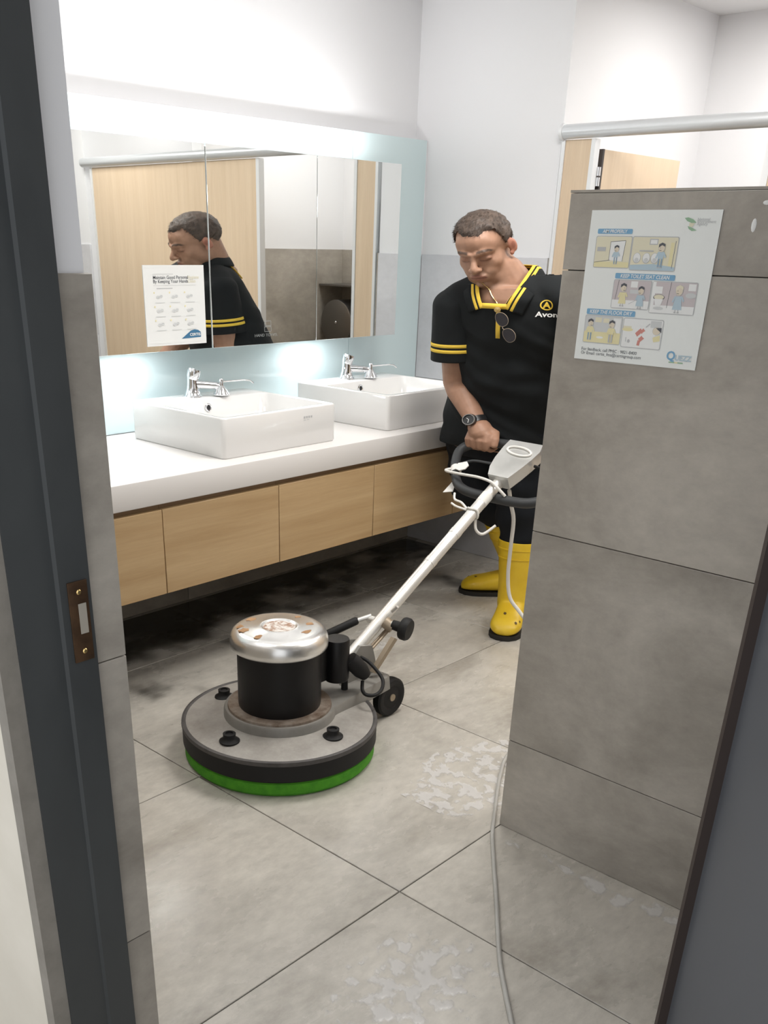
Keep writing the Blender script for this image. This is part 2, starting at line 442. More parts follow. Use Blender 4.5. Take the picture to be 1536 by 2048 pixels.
for zz in (.905, 1.004):
    B().lathe((.741, 1.259, zz), [(.0, 0), (.0045, 0), (.003, .0014), (.0, .0016)], 12, axis=(0, -1, 0)).done('screw', 'gold', sp)
dr = thing('door_1', (.78, -.20, 0), 'blue grey entrance door standing open', kind='structure')
hx, hy, ex, ey = .785, -.200, 1.475, .484
dv = Vector((ex - hx, ey - hy, 0)).normalized(); dn = Vector((-dv.y, dv.x, 0))
def leaf(u0, u1, n0, n1, z0, z1, name, m):
    p = [Vector((hx, hy, z0)) + dv * u + dn * n_ for u, n_ in ((u0, n0), (u1, n0), (u1, n1), (u0, n1))]
    return B().prism(p, (0, 0, z1 - z0)).done(name, m, dr, smooth=False)
LEN = math.hypot(ex - hx, ey - hy)
leaf(0, LEN - .012, -.042, 0, .012, 2.11, 'leaf', 'door_paint')
leaf(LEN - .012, LEN, -.042, .018, .012, 2.11, 'lipping', 'door_lipping')
for zz in (.25, 1.05, 1.9):
    B().tube([Vector((hx, hy, zz - .05)) + dn * .008 - dv * .006, Vector((hx, hy, zz + .05)) + dn * .008 - dv * .006], .008).done('hinge', 'aluminium', dr)
B().tube([Vector((hx, hy, 1.0)) + dv * (LEN - .135) + dn * q for q in (0, .008)], .013, 20).done('handle_rose', 'aluminium', dr)

# ------------------------------------------------------------------ vanity
ct = thing('countertop', (2.6, 3.0, .70), 'long thick white countertop carrying the two basins', 'countertop')
B().box(.832, XW - .012, 2.62, G - .001, .697, .785, .004, 2).done('slab', 'solid_surface', ct)
xs = [.835, 1.354, 1.897, 2.440, 2.983, 3.541, XW - .014]
labels = ['wood vanity cabinet at the near end, hidden behind the doorway pier', 'wood vanity cabinet cut off by the doorway pier at left',
          'wide wood vanity cabinet front next to the one cut off by the pier', 'wood vanity cabinet below the right half of the near basin',
          'wood vanity cabinet below the far basin, left of the machine handle', 'wood vanity cabinet at the far end, beside the man']
for i, (a, c) in enumerate(zip(xs, xs[1:])):
    t = thing('vanity_cabinet', ((a + c) / 2, 2.9, .377), labels[i], 'cabinet', 'wall-hung vanity cabinets')
    boxo('carcass', a + .0006, c - .0006, 2.648, G - .004, .384, .6965, 'vanity_wood_dark', t)
    B().box(a + .0016, c - .0016, 2.628, 2.647, .377, .676, .0012, 1).done('door', 'vanity_wood', t)
    boxo('bottom_panel', a + .0006, c - .0006, 2.649, G - .006, .378, .3835, 'dark_edge', t)

# washbasins
BX, BY0, BY1, BZ0, BZ1, BW = 2.239, 2.704, 3.262, .785, .930, .585
def rr(x0, x1, y0, y1, z, r, n=5):
    pts = []
    for cx, cy, a in ((x1 - r, y1 - r, 0), (x0 + r, y1 - r, 90), (x0 + r, y0 + r, 180), (x1 - r, y0 + r, 270)):
        for k in range(n): t = radians(a + 90 * k / (n - 1)); pts.append((cx + r * cos(t), cy + r * sin(t), z))
    return pts
def basin(label):
    t = thing('washbasin', (BX + BW / 2, (BY0 + BY1) / 2, BZ0), label, 'basin', 'rectangular washbasins on the counter')
    x0, x1, y0, y1 = BX, BX + BW, BY0, BY1
    bm = B(); d = .022
    yb = y1 - .155
    prof = [rr(x0 + .004, x1 - .004, y0 + .004, y1 - .004, BZ0 + .0005, .016), rr(x0, x1, y0, y1, BZ0 + .006, .018), rr(x0, x1, y0, y1, BZ1 - .006, .018), rr(x0 + .0018, x1 - .0018, y0 + .0018, y1 - .0018, BZ1 - .0018, .017),
            rr(x0 + .006, x1 - .006, y0 + .006, y1 - .006, BZ1, .015),
            rr(x0 + d - .004, x1 - d + .004, y0 + d - .004, yb + .004, BZ1, .024), rr(x0 + d, x1 - d, y0 + d, yb, BZ1 - .004, .028),
            rr(x0 + d + .012, x1 - d - .012, y0 + d + .012, yb - .012, BZ1 - .065, .04), rr(x0 + d + .035, x1 - d - .035, y0 + d + .035, yb - .035, BZ1 - .108, .05),
            rr(x0 + d + .09, x1 - d - .09, y0 + d + .09, yb - .09, BZ1 - .118, .05)]
    bm.rings(prof); bm.done('bowl', 'ceramic', t, angle=50)
    ox = x0 + .255
    n = Vector((0, -1, .12)).normalized()
    ow = B().lathe((ox, yb - .0075, BZ1 - .032), [(.010, 0), (.0165, 0), (.0165, .003), (.0135, .005), (.010, .004), (.010, 0)], 24, axis=n, cap=False).done('overflow_ring', 'chrome', t)
    B().lathe((ox, yb - .0075, BZ1 - .032), [(.0, 0), (.0105, 0), (.0105, .0035), (.0, .0035)], 20, axis=n).done('overflow_hole', 'black_hole', ow)
    dp = B().lathe((x0 + BW / 2, (y0 + yb) / 2, BZ1 - .1185), [(.0, 0), (.03, 0), (.03, .004), (.02, .006), (0, .006)], 24).done('drain', 'chrome', t)
    F = Flat((x0 + .405, y0, BZ0 + .112), (1, 0, 0), (0, 0, -1), (0, -1, 0))
    for k in range(4): F.rect(.0125 * k, 0, .0125 * k + .008, .008, 'ink_grey')
    F.rect(0, .012, .012, .016, 'ink_pale'); F.rect(.016, .012, .03, .015, 'ink_pale')
    F.done('maker_mark', t)
    return t
bas = basin('white rectangular basin nearer the doorway, left of the pair')
b2 = copy_tree(bas, (.902, 0, 0)); b2['label'] = 'white rectangular basin at the far end, beside the man'

def tap(label):
    x, y, z = 2.490, 3.188, BZ1
    t = thing('basin_tap', (x, y, z), label, 'tap', 'chrome taps on the basins')
    B().lathe((x, y, z), [(0, 0), (.037, 0), (.037, .004), (.031, .010), (.024, .035), (.021, .060), (.0205, .072), (0, .072)], 32).done('body', 'chrome', t)
    ax = Vector((.28, -.10, 1)).normalized(); c = Vector((x, y, z + .066))
    B().lathe(c, [(0, 0), (.021, 0), (.025, .008), (.027, .036), (.026, .040), (.023, .0405), (.022, .0385), (0, .0385)], 32, axis=ax).done('push_knob', 'chrome', t)
    sp_ = B()
    sp_.tube([(x, y, z + .048), (x + .045, y - .025, z + .045), (x + .088, y - .050, z + .040), (x + .098, y - .056, z + .034)], [.018, .0155, .0145, .011], 18)
    sp_.done('spout', 'chrome', t)
    q = (x + .098, y - .062, z + .006)
    B().lathe(q, [(0, 0), (.032, 0), (.033, .003), (.024, .018), (.015, .031), (.0115, .036), (0, .036)], 28).done('bell', 'chrome', t)
    lv = B().lathe((q[0], q[1], z + .040), [(0, 0), (.0095, 0), (.0095, .026), (.008, .028), (0, .028)], 18).done('lever_post', 'chrome', t)
    B().tube([(q[0], q[1], z + .056), (q[0] + .10, q[1] - .022, z + .058), (q[0] + .128, q[1] - .032, z + .055), (q[0] + .138, q[1] - .042, z + .044)], [.0032, .0028, .0028, .0026], 8).done('lever_rod', 'chrome', lv)
    return t
tp = tap('chrome push tap on the nearer basin')
t2 = copy_tree(tp, (.902 + .004, 0, 0)); t2['label'] = 'chrome push tap on the far basin'

# ------------------------------------------------------------------ mirror cabinet with its lamps
M = 3.15
mc = thing('mirror_cabinet', (2.83, 3.26, 1.113), 'long wall-hung mirror cabinet glowing above and below, over the basins', 'mirror')
boxo('body', 1.988, 3.680, M + .006, G - .0005, 1.121, 1.806, 'cabinet_side', mc)
seams = [1.983, 2.569, 3.155, 3.686]
mirrors = []
for i, (a, c) in enumerate(zip(seams, seams[1:])):
    g0 = .0045 if i == 1 else .0012
    o = B().box(a + g0, c - (.0012), M, M + .005, 1.113, 1.814, .0008, 1).done('mirror_door', 'mirror', mc)
    mirrors.append(o)
    boxo('edge_strip', a + g0, c - .0012, M + .005, M + .0062, 1.113, 1.814, 'mirror_edge', o)
F = Flat((2.84, M, 1.203), (1, 0, 0), (0, 0, -1), (0, -1, 0))
for v0 in (0, .022):
    F.rect(.01, v0, .048, v0 + .0022, 'etched'); F.rect(.01, v0 + .018, .048, v0 + .020, 'etched')
    F.rect(.01, v0, .0122, v0 + .020, 'etched'); F.rect(.0458, v0, .048, v0 + .020, 'etched')
F.done('towel_symbol', mirrors[1])
text_mesh('HAND TOWEL', .0155, (2.795, M - .0008, 1.143), (1.25, 0, 0), (0, 0, 1), 'etched', 'towel_lettering', mirrors[1])
boxo('led_strip', 2.03, 3.65, M + .05, M + .075, 1.8062, 1.812, 'lamp', mc)
area('cabinet_up_light', (2.84, M + .10, 1.822), (pi, 0, 0), 1.62, .05, 5.5, (1, .99, .98), mc)
for xx in (2.27, 3.28):
    B().lathe((xx, M + .09, 1.121), [(0, 0), (.05, 0), (.05, -.004), (0, -.004)], 24, sy=.7).done('downlight', 'lamp', mc)
    area('cabinet_down_light', (xx, M + .105, 1.112), (radians(-12), 0, 0), .24, .08, 1.5, (.96, .98, 1), mc)

# notice taped on the mirror
NO = thing('mirror_notice', (2.397, M - .002, 1.134), 'white laminated hand washing notice stuck on the mirror', 'notice')
NX0, NX1, NZ0, NZ1 = 2.256, 2.539, 1.134, 1.412
B().box(NX0, NX1, M - .002, M - .0006, NZ0, NZ1).done('sheet', 'paper', NO, smooth=False)
nw, nh = NX1 - NX0, NZ1 - NZ0
F = Flat((NX0, M - .002, NZ1), (nw, 0, 0), (0, 0, -nh), (0, -1, 0))
for a0, a1, a2, a3 in ((.03, .03, .97, .034), (.03, .966, .97, .97)): F.rect(a0, a1, a2, a3, 'ink_white')
F.rect(.15, .105, .48, .113, 'ink_pale'); F.rect(.15, .245, .85, .249, 'ink_pale'); F.rect(.20, .278, .46, .287, 'ink_grey')
for rI in range(3):
    for cI in range(3):
        u, v = .155 + cI * .25, .335 + rI * .172
        F.oval(u, v, .012, .012, 'ink_yellow', 8)
        F.oval(u + .06, v + .055, .030, .020, 'ink_pale', 10); F.oval(u + .11, v + .045, .028, .018, 'ink_pale', 10); F.line(u + .05, v + .06, u + .13, v + .035, 'ink_grey', .006)
        F.rect(u + .01, v + .120, u + .17, v + .127, 'ink_pale')
F.done('wash_pictures', NO)
F.poly([(.57, .925), (.70, .845), (.735, .825), (.80, .812), (.86, .822), (.905, .850), (.905, .915)], 'ink_navy')
F.done('blue_badge', NO)
for k, (tx, ty) in enumerate((('Maintain Good Personal', 'Hygiene'), ('By Keeping Your Hands', 'Clean'))):
    zz = NZ1 - nh * (.168 + .048 * k)
    text_mesh(tx, .0165, (NX0 + nw * .15, M - .0029, zz), (1.02, 0, 0), (0, 0, 1), 'ink', 'heading', NO, bold=.0001)
    text_mesh(ty, .0165, (NX0 + nw * .715, M - .0029, zz), (1.02, 0, 0), (0, 0, 1), 'ink_cream', 'heading', NO, bold=.0001)
text_mesh('CERTIS', .0135, (NX0 + nw * .71, M - .0034, NZ1 - nh * .893), (1.25, 0, 0), (0, 0, 1), 'ink_white', 'badge_lettering', NO, bold=.0003)

# ------------------------------------------------------------------ notice on the partition
PX = 2.0092
PN = thing('restroom_notice', (PX, 1.04, 1.277), 'white cartoon notice about toilet manners on the grey tiled partition', 'notice')
PY0, PY1, PZ0, PZ1 = 1.182, .896, 1.277, 1.571
boxo('sheet', PX - .0016, PX, PY1, PY0, PZ0, PZ1, 'paper_grey', PN)
pw, ph = PY0 - PY1, PZ1 - PZ0
F = Flat((PX - .0016, PY0, PZ1), (0, -pw, 0), (0, 0, -ph), (-1, 0, 0))
# leaf emblem
F.poly([(.735, .050), (.76, .046), (.80, .058), (.825, .078), (.79, .080), (.755, .068)], 'ink_green')
F.poly([(.765, .098), (.80, .108), (.835, .124), (.80, .128), (.775, .115)], 'ink_green')
F.poly([(.775, .078), (.815, .082), (.80, .104), (.775, .100)], 'ink_cream')
F.done('leaf_emblem', PN)
for k, s_ in enumerate(('National', 'Environment', 'Agency')):
    text_mesh(s_, .0075, (PX - .0024, PY0 - pw * .83, PZ1 - ph * (.066 + .014 * k)), (0, -1.0, 0), (0, 0, 1), 'ink_grey', 'emblem_lettering', PN)
def banner(u0, v0, u1, v1, s_):
    F.rrect(u0, v0, u1, v1, 'ink_blue', .008); o = F.done('banner', PN)
    text_mesh(s_, ph * (v1 - v0) * .92, (PX - .0026, PY0 - pw * (u0 + u1) / 2, PZ1 - ph * (v1 - (v1 - v0) * .2)), (0, -.98, 0), (0, 0, 1), 'ink_white', 'banner_lettering', o, 'CENTER', 1.0, .12, .0002)
banner(.070, .118, .352, .150, 'AIM PROPERLY')
banner(.262, .400, .735, .436, 'KEEP TOILET SEAT CLEAN')
banner(.062, .645, .468, .683, 'KEEP THE FLOOR DRY')
def frame(u0, v0, u1, v1, bg):
    F.rrect(u0 - .005, v0 - .005, u1 + .005, v1 + .005, 'ink_grey', .012); F.rrect(u0, v0, u1, v1, bg, .010)
def fig(u, v, h, top, bottom, hair='ink', flip=1, skirt=False):
    """small cartoon figure, feet at (u, v), height h"""
    F.rect(u - .22 * h * .5, v - .05 * h, u - .02 * h, v, 'ink_grey'); F.rect(u + .02 * h, v - .05 * h, u + .11 * h, v, 'ink_grey')
    if skirt:
        F.poly([(u - .20 * h, v - .12 * h), (u + .20 * h, v - .12 * h), (u + .12 * h, v - .60 * h), (u - .12 * h, v - .60 * h)], top)
        F.line(u - .06 * h, v - .12 * h, u - .06 * h, v, 'ink_grey', .006); F.line(u + .06 * h, v - .12 * h, u + .06 * h, v, 'ink_grey', .006)
    else:
        F.rect(u - .11 * h, v - .38 * h, u - .005, v - .04 * h, bottom); F.rect(u + .005, v - .38 * h, u + .11 * h, v - .04 * h, bottom)
        F.poly([(u - .13 * h, v - .36 * h), (u + .13 * h, v - .36 * h), (u + .15 * h, v - .64 * h), (u - .15 * h, v - .64 * h)], top)
    F.line(u - .13 * h, v - .60 * h, u - .22 * h, v - .38 * h, top, .012); F.line(u + .13 * h, v - .60 * h, u + .24 * h, v - .42 * h, top, .012)
    F.oval(u, v - .79 * h, .16 * h, .17 * h, 'ink_grey'); F.oval(u, v - .785 * h, .145 * h, .155 * h, 'ink_skin')
    F.poly([(u - .15 * h, v - .80 * h), (u - .15 * h, v - .93 * h), (u, v - 1.0 * h), (u + .15 * h, v - .94 * h), (u + .15 * h, v - .84 * h), (u, v - .90 * h)], hair)
    F.oval(u - .06 * h * flip, v - .79 * h, .012 * h, .02 * h, 'ink', 6); F.line(u - .10 * h * flip, v - .70 * h, u, v - .69 * h, 'ink', .003)
frame(.070, .168, .355, .365, 'ink_cream')
F.rect(.070, .330, .355, .365, 'ink_yellow'); F.line(.070, .335, .20, .318, 'ink', .003); F.poly([(.19, .20), (.31, .192), (.30, .325), (.19, .318)], 'ink_white')
F.line(.19, .20, .31, .192, 'ink', .003); F.line(.31, .192, .30, .325, 'ink', .003); F.line(.19, .20, .19, .318, 'ink', .003)
F.rect(.085, .235, .155, .262, 'ink_grey'); fig(.245, .345, .125, 'ink_lightblue', 'ink_denim'); F.done('cartoon_panel', PN)
frame(.368, .168, .715, .375, 'ink_cream')
F.poly([(.368, .375), (.368, .345), (.55, .335), (.715, .352), (.715, .375)], 'ink_lightblue'); F.rect(.50, .178, .565, .215, 'ink_grey'); F.rect(.507, .184, .558, .209, 'ink_white')
F.rect(.665, .20, .69, .345, 'ink_yellow'); F.line(.70, .19, .695, .36, 'ink', .003)
for u in (.415, .49, .555): F.oval(u, .30, .031, .034, 'ink_grey'); F.oval(u, .298, .027, .030, 'ink_white'); F.oval(u, .312, .016, .014, 'ink_pale')
F.rect(.43, .25, .54, .258, 'ink_grey'); fig(.600, .360, .16, 'ink_lightblue', 'ink_denim', flip=1); F.done('cartoon_panel', PN)
frame(.262, .446, .560, .628, 'ink_mauve')
F.rect(.262, .575, .560, .628, 'ink_white'); F.rect(.40, .450, .455, .490, 'ink_white'); F.rect(.40, .505, .50, .530, 'ink_pale')
F.line(.30, .446, .285, .575, 'ink', .003); F.line(.40, .60, .45, .575, 'ink_grey', .003)
fig(.345, .618, .155, 'ink_yellow', 'ink_grey', flip=-1, skirt=True); fig(.490, .628, .150, 'ink_lightblue', 'ink_grey', flip=1, skirt=True); F.done('cartoon_panel', PN)
frame(.575, .446, .912, .645, 'ink_mauve')
F.rect(.575, .595, .912, .645, 'ink_white'); F.rect(.575, .446, .60, .600, 'ink_white'); F.line(.715, .446, .705, .61, 'ink', .003); F.rect(.85, .452, .905, .495, 'ink_white')
F.rect(.60, .475, .655, .520, 'ink_white'); F.oval(.635, .545, .045, .020, 'ink'); F.oval(.635, .543, .040, .016, 'ink_cream'); F.poly([(.60, .555), (.67, .555), (.655, .60), (.615, .60)], 'ink_white'); F.oval(.64, .615, .04, .010, 'ink_pale')
F.oval(.875, .525, .04, .018, 'ink_pale'); fig(.785, .640, .180, 'ink_lightblue', 'ink_grey', 'ink_cream', flip=1, skirt=True); F.done('cartoon_panel', PN)
frame(.062, .692, .370, .875, 'ink_pale')
F.rect(.062, .800, .370, .875, 'ink_yellow'); F.rect(.145, .702, .200, .735, 'ink_cream'); F.rect(.215, .706, .265, .735, 'ink_cream'); F.rect(.300, .702, .362, .80, 'ink_white')
F.oval(.20, .838, .03, .008, 'ink_white'); fig(.110, .862, .150, 'ink_yellow', 'ink_denim', flip=-1); fig(.292, .868, .155, 'ink_yellow', 'ink_grey', 'ink', flip=1); F.done('cartoon_panel', PN)
frame(.388, .695, .700, .885, 'ink_white')
F.rect(.388, .745, .455, .770, 'ink_cream'); F.oval(.425, .768, .045, .012, 'ink_yellow'); F.rect(.605, .70, .690, .745, 'ink_pale')
F.line(.50, .80, .54, .765, 'ink_red', .030); F.line(.54, .765, .58, .80, 'ink_red', .032); F.line(.57, .80, .53, .835, 'ink_red', .028); F.line(.53, .835, .525, .87, 'ink_red', .022)
F.oval(.60, .795, .055, .030, 'ink_white'); F.oval(.660, .765, .034, .028, 'ink_grey'); F.oval(.658, .766, .030, .025, 'ink_skin'); F.poly([(.65, .745), (.695, .742), (.697, .775)], 'ink')
F.poly([(.635, .81), (.69, .79), (.695, .83), (.645, .84)], 'ink_yellow'); F.line(.57, .745, .60, .72, 'ink_grey', .006); F.line(.42, .82, .42, .85, 'ink_grey', .004); F.oval(.445, .845, .010, .012, 'ink_grey'); F.done('cartoon_panel', PN)
text_mesh('For feedback, call PMIC : 9821-8400', .0092, (PX - .0024, PY0 - pw * .055, PZ1 - ph * .935), (0, -1.0, 0), (0, 0, 1), 'ink', 'footer_lettering', PN)
text_mesh('Or Email: certis_fms@certisgroup.com', .0092, (PX - .0024, PY0 - pw * .055, PZ1 - ph * .962), (0, -1.0, 0), (0, 0, 1), 'ink', 'footer_lettering', PN)
text_mesh('Q', .024, (PX - .0024, PY0 - pw * .765, PZ1 - ph * .945), (0, -1, 0), (0, 0, 1), 'ink_blue', 'brand_lettering', PN, bold=.0006)
text_mesh('UEZZ', .0145, (PX - .0024, PY0 - pw * .832, PZ1 - ph * .945), (0, -1, 0), (0, 0, 1), 'ink_lightblue', 'brand_lettering', PN, bold=.0005)
F.rect(.79, .957, .90, .965, 'ink_green'); F.rect(.835, .957, .86, .965, 'ink_yellow'); F.done('brand_underline', PN)
# chipped spots on the partition
for (y, z, r0, r1) in ((.832, 1.544, .005, .012), (.815, 1.582, .008, .004)):
    B().lathe((2.0098, y, z), [(0, 0), (r0, 0), (r0 * .8, .0008), (0, .0008)], 10, axis=(-1, 0, 0), sy=1).map(lambda p, zz=z, k=r1 / r0: (p.x, p.y, zz + (p.z - zz) * k)).done('paint_chip', 'ink_white', part)

# ------------------------------------------------------------------ toilet cubicle
rail = thing('cubicle_head_rail', (4.12, 1.3, 1.944), 'thick silver head rail along the top of the cubicle front', 'rail')
B().tube([(4.122, -.05, 1.944), (4.122, 2.612, 1.944)], .031, 20, flat=.9).done('bar', 'rail_silver', rail)
B().tube([(4.122, 2.606, 1.944), (4.122, 2.622, 1.944)], .033, 20).done('end_cap', 'white_aluminium', rail)
ps = thing('cubicle_pilaster', (4.14, 2.53, 0), 'narrow wood pilaster with aluminium edges beside the white wall', 'pilaster')
boxo('panel', 4.128, 4.158, 2.472, 2.600, .10, 1.914, 'cubicle_wood', ps)
boxo('edge_profile', 4.123, 4.163, 2.452, 2.4715, .10, 1.914, 'white_aluminium', ps)
boxo('wall_channel', 4.123, 4.163, 2.6005, 2.618, .10, 1.914, 'white_aluminium', ps)
B().tube([(4.143, 2.52, 0), (4.143, 2.52, .10)], .014).done('foot', 'aluminium', ps)
cp = thing('cubicle_front_panel', (4.14, .85, 0), 'wide wood cubicle front panel seen in the mirror', 'panel')
boxo('panel', 4.128, 4.158, .045, 1.690, .10, 1.914, 'cubicle_wood', cp)
boxo('edge_profile', 4.123, 4.163, 1.6905, 1.716, .10, 1.914, 'white_aluminium', cp)
boxo('edge_profile', 4.123, 4.163, .020, .0445, .10, 1.914, 'white_aluminium', cp)
for yy in (.2, .85, 1.5): B().tube([(4.143, yy, 0), (4.143, yy, .10)], .014).done('foot', 'aluminium', cp)
cd = thing('cubicle_door', (4.19, 2.45, 0), 'wood cubicle door with a dark edge swung open into the cubicle', 'door')
boxo('leaf', 4.196, 4.905, 2.446, 2.474, .12, 1.878, 'cubicle_wood', cd)
boxo('dark_edge', 4.183, 4.1958, 2.4445, 2.4755, .12, 1.879, 'dark_edge', cd)
for zz in (.35, 1.775):
    h = B().tube([(4.173, 2.450, zz - .036), (4.173, 2.450, zz + .036)], .0095, 16).done('hinge', 'chrome', cd)
    B().tube([(4.173, 2.450, zz - .003), (4.173, 2.450, zz + .003)], .0105, 16).done('hinge_ring', 'dark_edge', h)
    boxo('hinge_leaf', 4.1645, 4.184, 2.4525, 2.4555, zz - .038, zz + .038, 'dark_edge', h)
dp = thing('toilet_roll_dispenser', (5.3, 1.30, .85), 'round steel toilet roll dispenser inside the cubicle, seen in the mirror', 'dispenser')
B().lathe((5.20, 1.300, .995), [(0, 0), (.140, 0), (.146, .004), (.146, .236), (0, .236)], 48, axis=(1, 0, 0)).done('drum', 'stainless', dp)
B().lathe((5.199, 1.300, .995), [(0, 0), (.009, 0), (.007, -.003), (0, -.003)], 16, axis=(1, 0, 0)).done('lock', 'chrome', dp)
sh = boxo('corner_shelf', 5.20, 5.438, 1.132, 1.62, 1.226, 1.237, 'stainless'); tag(sh, 'thin dark steel corner shelf above the round dispenser', 'shelf')

# ------------------------------------------------------------------ floor scrubbing machine
CX, CY = 1.868, 2.018
fm = thing('floor_scrubber', (CX, CY, 0), 'rotary floor scrubbing machine with a steel capped black motor and green pad', 'floor machine')
def ring(name, prof, m, parent=fm, n=64, angle=35): return B().lathe((CX, CY, 0), prof, n).done(name, m, parent, angle=angle)
ring('scrub_pad', [(0, .001), (.302, .001), (.310, .012), (.310, .044), (.30, .052), (0, .052)], 'pad_green', n=96)
ring('skirt', [(.02, .052), (.312, .052), (.315, .056), (.315, .112), (.30, .116), (.02, .116)], 'rubber', n=96)
ring('deck', [(.02, .113), (.302, .113), (.305, .117), (.303, .122), (.29, .126), (.19, .136), (.02, .138)], 'deck_paint', n=96)
ring('bumper', [(.303, .108), (.316, .109), (.3175, .115), (.3165, .123), (.309, .125), (.303, .122)], 'bumper', n=96)
# raised housing: round body drawn out into an arm towards the wheels
pts = []
for k in range(33):
    a = radians(52 + (308 - 52) * k / 32); pts.append((CX + .182 * cos(a), CY + .182 * sin(a)))
pts += [(2.19, CY - .118), (2.29, CY - .108), (2.31, CY - .09), (2.31, CY + .09), (2.29, CY + .108), (2.19, CY + .118)]
def hull(z, g): return [(CX + (x - CX) * (1 - g) , CY + (y - CY) * (1 - g), z) for x, y in pts]
B().rings([hull(.118, 0), hull(.160, .012), hull(.166, .03)]).done('housing', 'housing_paint', fm, angle=30)
ring('motor_flange', [(.10, .160), (.166, .160), (.168, .166), (.166, .173), (.10, .173)], 'rusty_steel')
ring('motor', [(.02, .17), (.131, .17), (.133, .18), (.133, .398), (.02, .398)], 'motor_black')
cap = ring('motor_cap', [(.135, .372), (.150, .371), (.1535, .376), (.1545, .388), (.153, .404), (.147, .418), (.136, .427), (.12, .431), (.066, .434), (.060, .437), (.055, .4365), (.051, .432), (.0, .431), ], 'cap_steel', n=72, angle=60)
ring('badge', [(.0, .4305), (.050, .4312), (.050, .4325), (0, .4326)], 'cap_badge', cap)
for k, (dx, dy, r) in enumerate(((-.10, .05, .016), (-.085, .085, .010), (.03, -.09, .012), (.10, .02, .008), (.085, -.05, .010), (-.02, .105, .012), (-.105, -.02, .010))):
    zz = .4318 if math.hypot(dx, dy) < .118 else .4306
    q = []
    for i in range(11):
        a = 2 * pi * i / 11; rr_ = r * (.6 + .7 * random.random()); q.append((CX + dx + rr_ * cos(a) * 1.5, CY + dy + rr_ * sin(a), zz))
    B().prism(q, (0, 0, .0012)).done('rust_spot', 'rust_stain', cap, smooth=False)
for (x, y) in ((1.819, 2.238), (1.627, 1.985), (1.876, 1.786), (2.03, 2.20)):
    o = B().lathe((x, y, .128), [(0, 0), (.030, 0), (.032, .003), (.032, .0065), (.021, .013), (.019, .018), (.020, .030), (.012, .031), (.011, .026), (0, .026)], 20).done('deck_plug', 'rubber', fm)
# capacitor housing, bracket and plug at the handle side of the motor
B().lathe((2.062, 1.952, 0), [(0, .214), (.038, .214), (.0415, .222), (.0415, .352), (.039, .358), (0, .358)], 32).done('capacitor_housing', 'motor_black', fm)
boxo('motor_bracket', 1.96, 2.06, 1.955, 2.03, .22, .345, 'motor_black', fm, .004)
B().lathe((2.112, 1.915, .262), [(0, -.03), (.026, -.03), (.029, -.01), (.028, .03), (.019, .058), (.012, .062), (0, .062)], 20, axis=Vector((.55, -.35, -.75))).done('plug', 'rubber', fm)
LEAD = [(2.128, 1.895, .205), (2.112, 1.880, .182), (2.098, 1.850, .179), (2.119, 1.830, .178), (2.162, 1.840, .180), (2.203, 1.870, .189), (2.212, 1.900, .208), (2.211, 1.950, .235), (2.195, 1.998, .250)]
B().tube([(2.10, 1.95, .16), (2.10, 1.95, .235)], [.012, .010]).done('bracket_post', 'rubber', fm)
# handle
A = Vector((.862, 0, .507)).normalized(); S = Vector((0, 1, 0)); NN = Vector((-A.z, 0, A.x)); P0 = Vector((3.004, CY, .712))
def H(u, v, n): return P0 + A * u + S * v + NN * n
yk = B(); yk.prism([(2.10, CY - .045, .150), (2.30, CY - .045, .150), (2.26, CY - .045, .27), (2.20, CY - .045, .285), (2.16, CY - .045, .25)], (0, .012, 0)).done('yoke', 'housing_paint', fm, smooth=False)
B().prism([(2.10, CY + .033, .150), (2.30, CY + .033, .150), (2.26, CY + .033, .27), (2.20, CY + .033, .285), (2.16, CY + .033, .25)], (0, .012, 0)).done('yoke', 'housing_paint', fm, smooth=False)
hd = B().tube([H(-.955, 0, 0), H(-.70, 0, 0), H(-.35, 0, 0), H(.03, 0, 0)], .0215, 20).done('handle_tube', 'tube_steel', fm)
for u in (-.455, -.30): B().tube([H(u - .012, 0, 0), H(u + .012, 0, 0)], .0228, 20).done('tube_collar', 'tube_steel', hd)
B().tube([H(-.13, 0, 0), H(-.085, 0, 0)], .0222, 20).done('tape_band', 'tape_white', hd)
# slotted quadrant, clamp, release lever with black grip, clamp knob, brace
def offt(u, n): return H(u, 0, n)
sl = B()
for v in (-.030, -.018):
    sl.tube([H(-.86, v, -.030), H(-.72, v, -.036)], .0045, 8)
sl.tube([H(-.86, -.030, -.030), H(-.86, -.018, -.030)], .0045, 8); sl.tube([H(-.72, -.030, -.036), H(-.72, -.018, -.036)], .0045, 8)
sl.done('slotted_stay', 'tan_steel', fm)
B().tube([H(-.765, .055, -.008), H(-.755, -.060, -.008)], .0135, 16).done('clamp_shaft', 'tube_steel', fm)
B().tube([H(-.76, -.02, .0), H(-.76, -.05, -.02)], .021, 16).done('clamp_block', 'tan_steel', fm)
kn = B().lathe(H(-.755, -.050, -.008), [(0, 0), (.017, 0), (.019, .032), (.020, .034), (.037, .036), (.040, .042), (.040, .058), (.035, .066), (0, .068)], 28, axis=(.25, -1, -.12)).done('clamp_knob', 'rubber', fm)
B().tube([H(-.725, -.035, .022), H(-.710, -.055, .040)], .006, 10).done('stop_pin', 'tube_steel', fm)
g0 = B().tube([H(-.755, .045, .0), H(-.80, .085, .003)], .009, 12).done('lever_rod', 'tube_steel', fm)
B().tube([H(-.80, .085, .003), H(-.93, .150, .020)], .0145, 14, round_ends=True).done('lever_grip', 'rubber', g0)
B().prism([(2.312, 1.918, .300), (2.326, 1.918, .290), (2.247, 1.940, .180), (2.232, 1.940, .188)], (.0, .018, .0)).done('brace', 'tan_steel', fm, smooth=False)
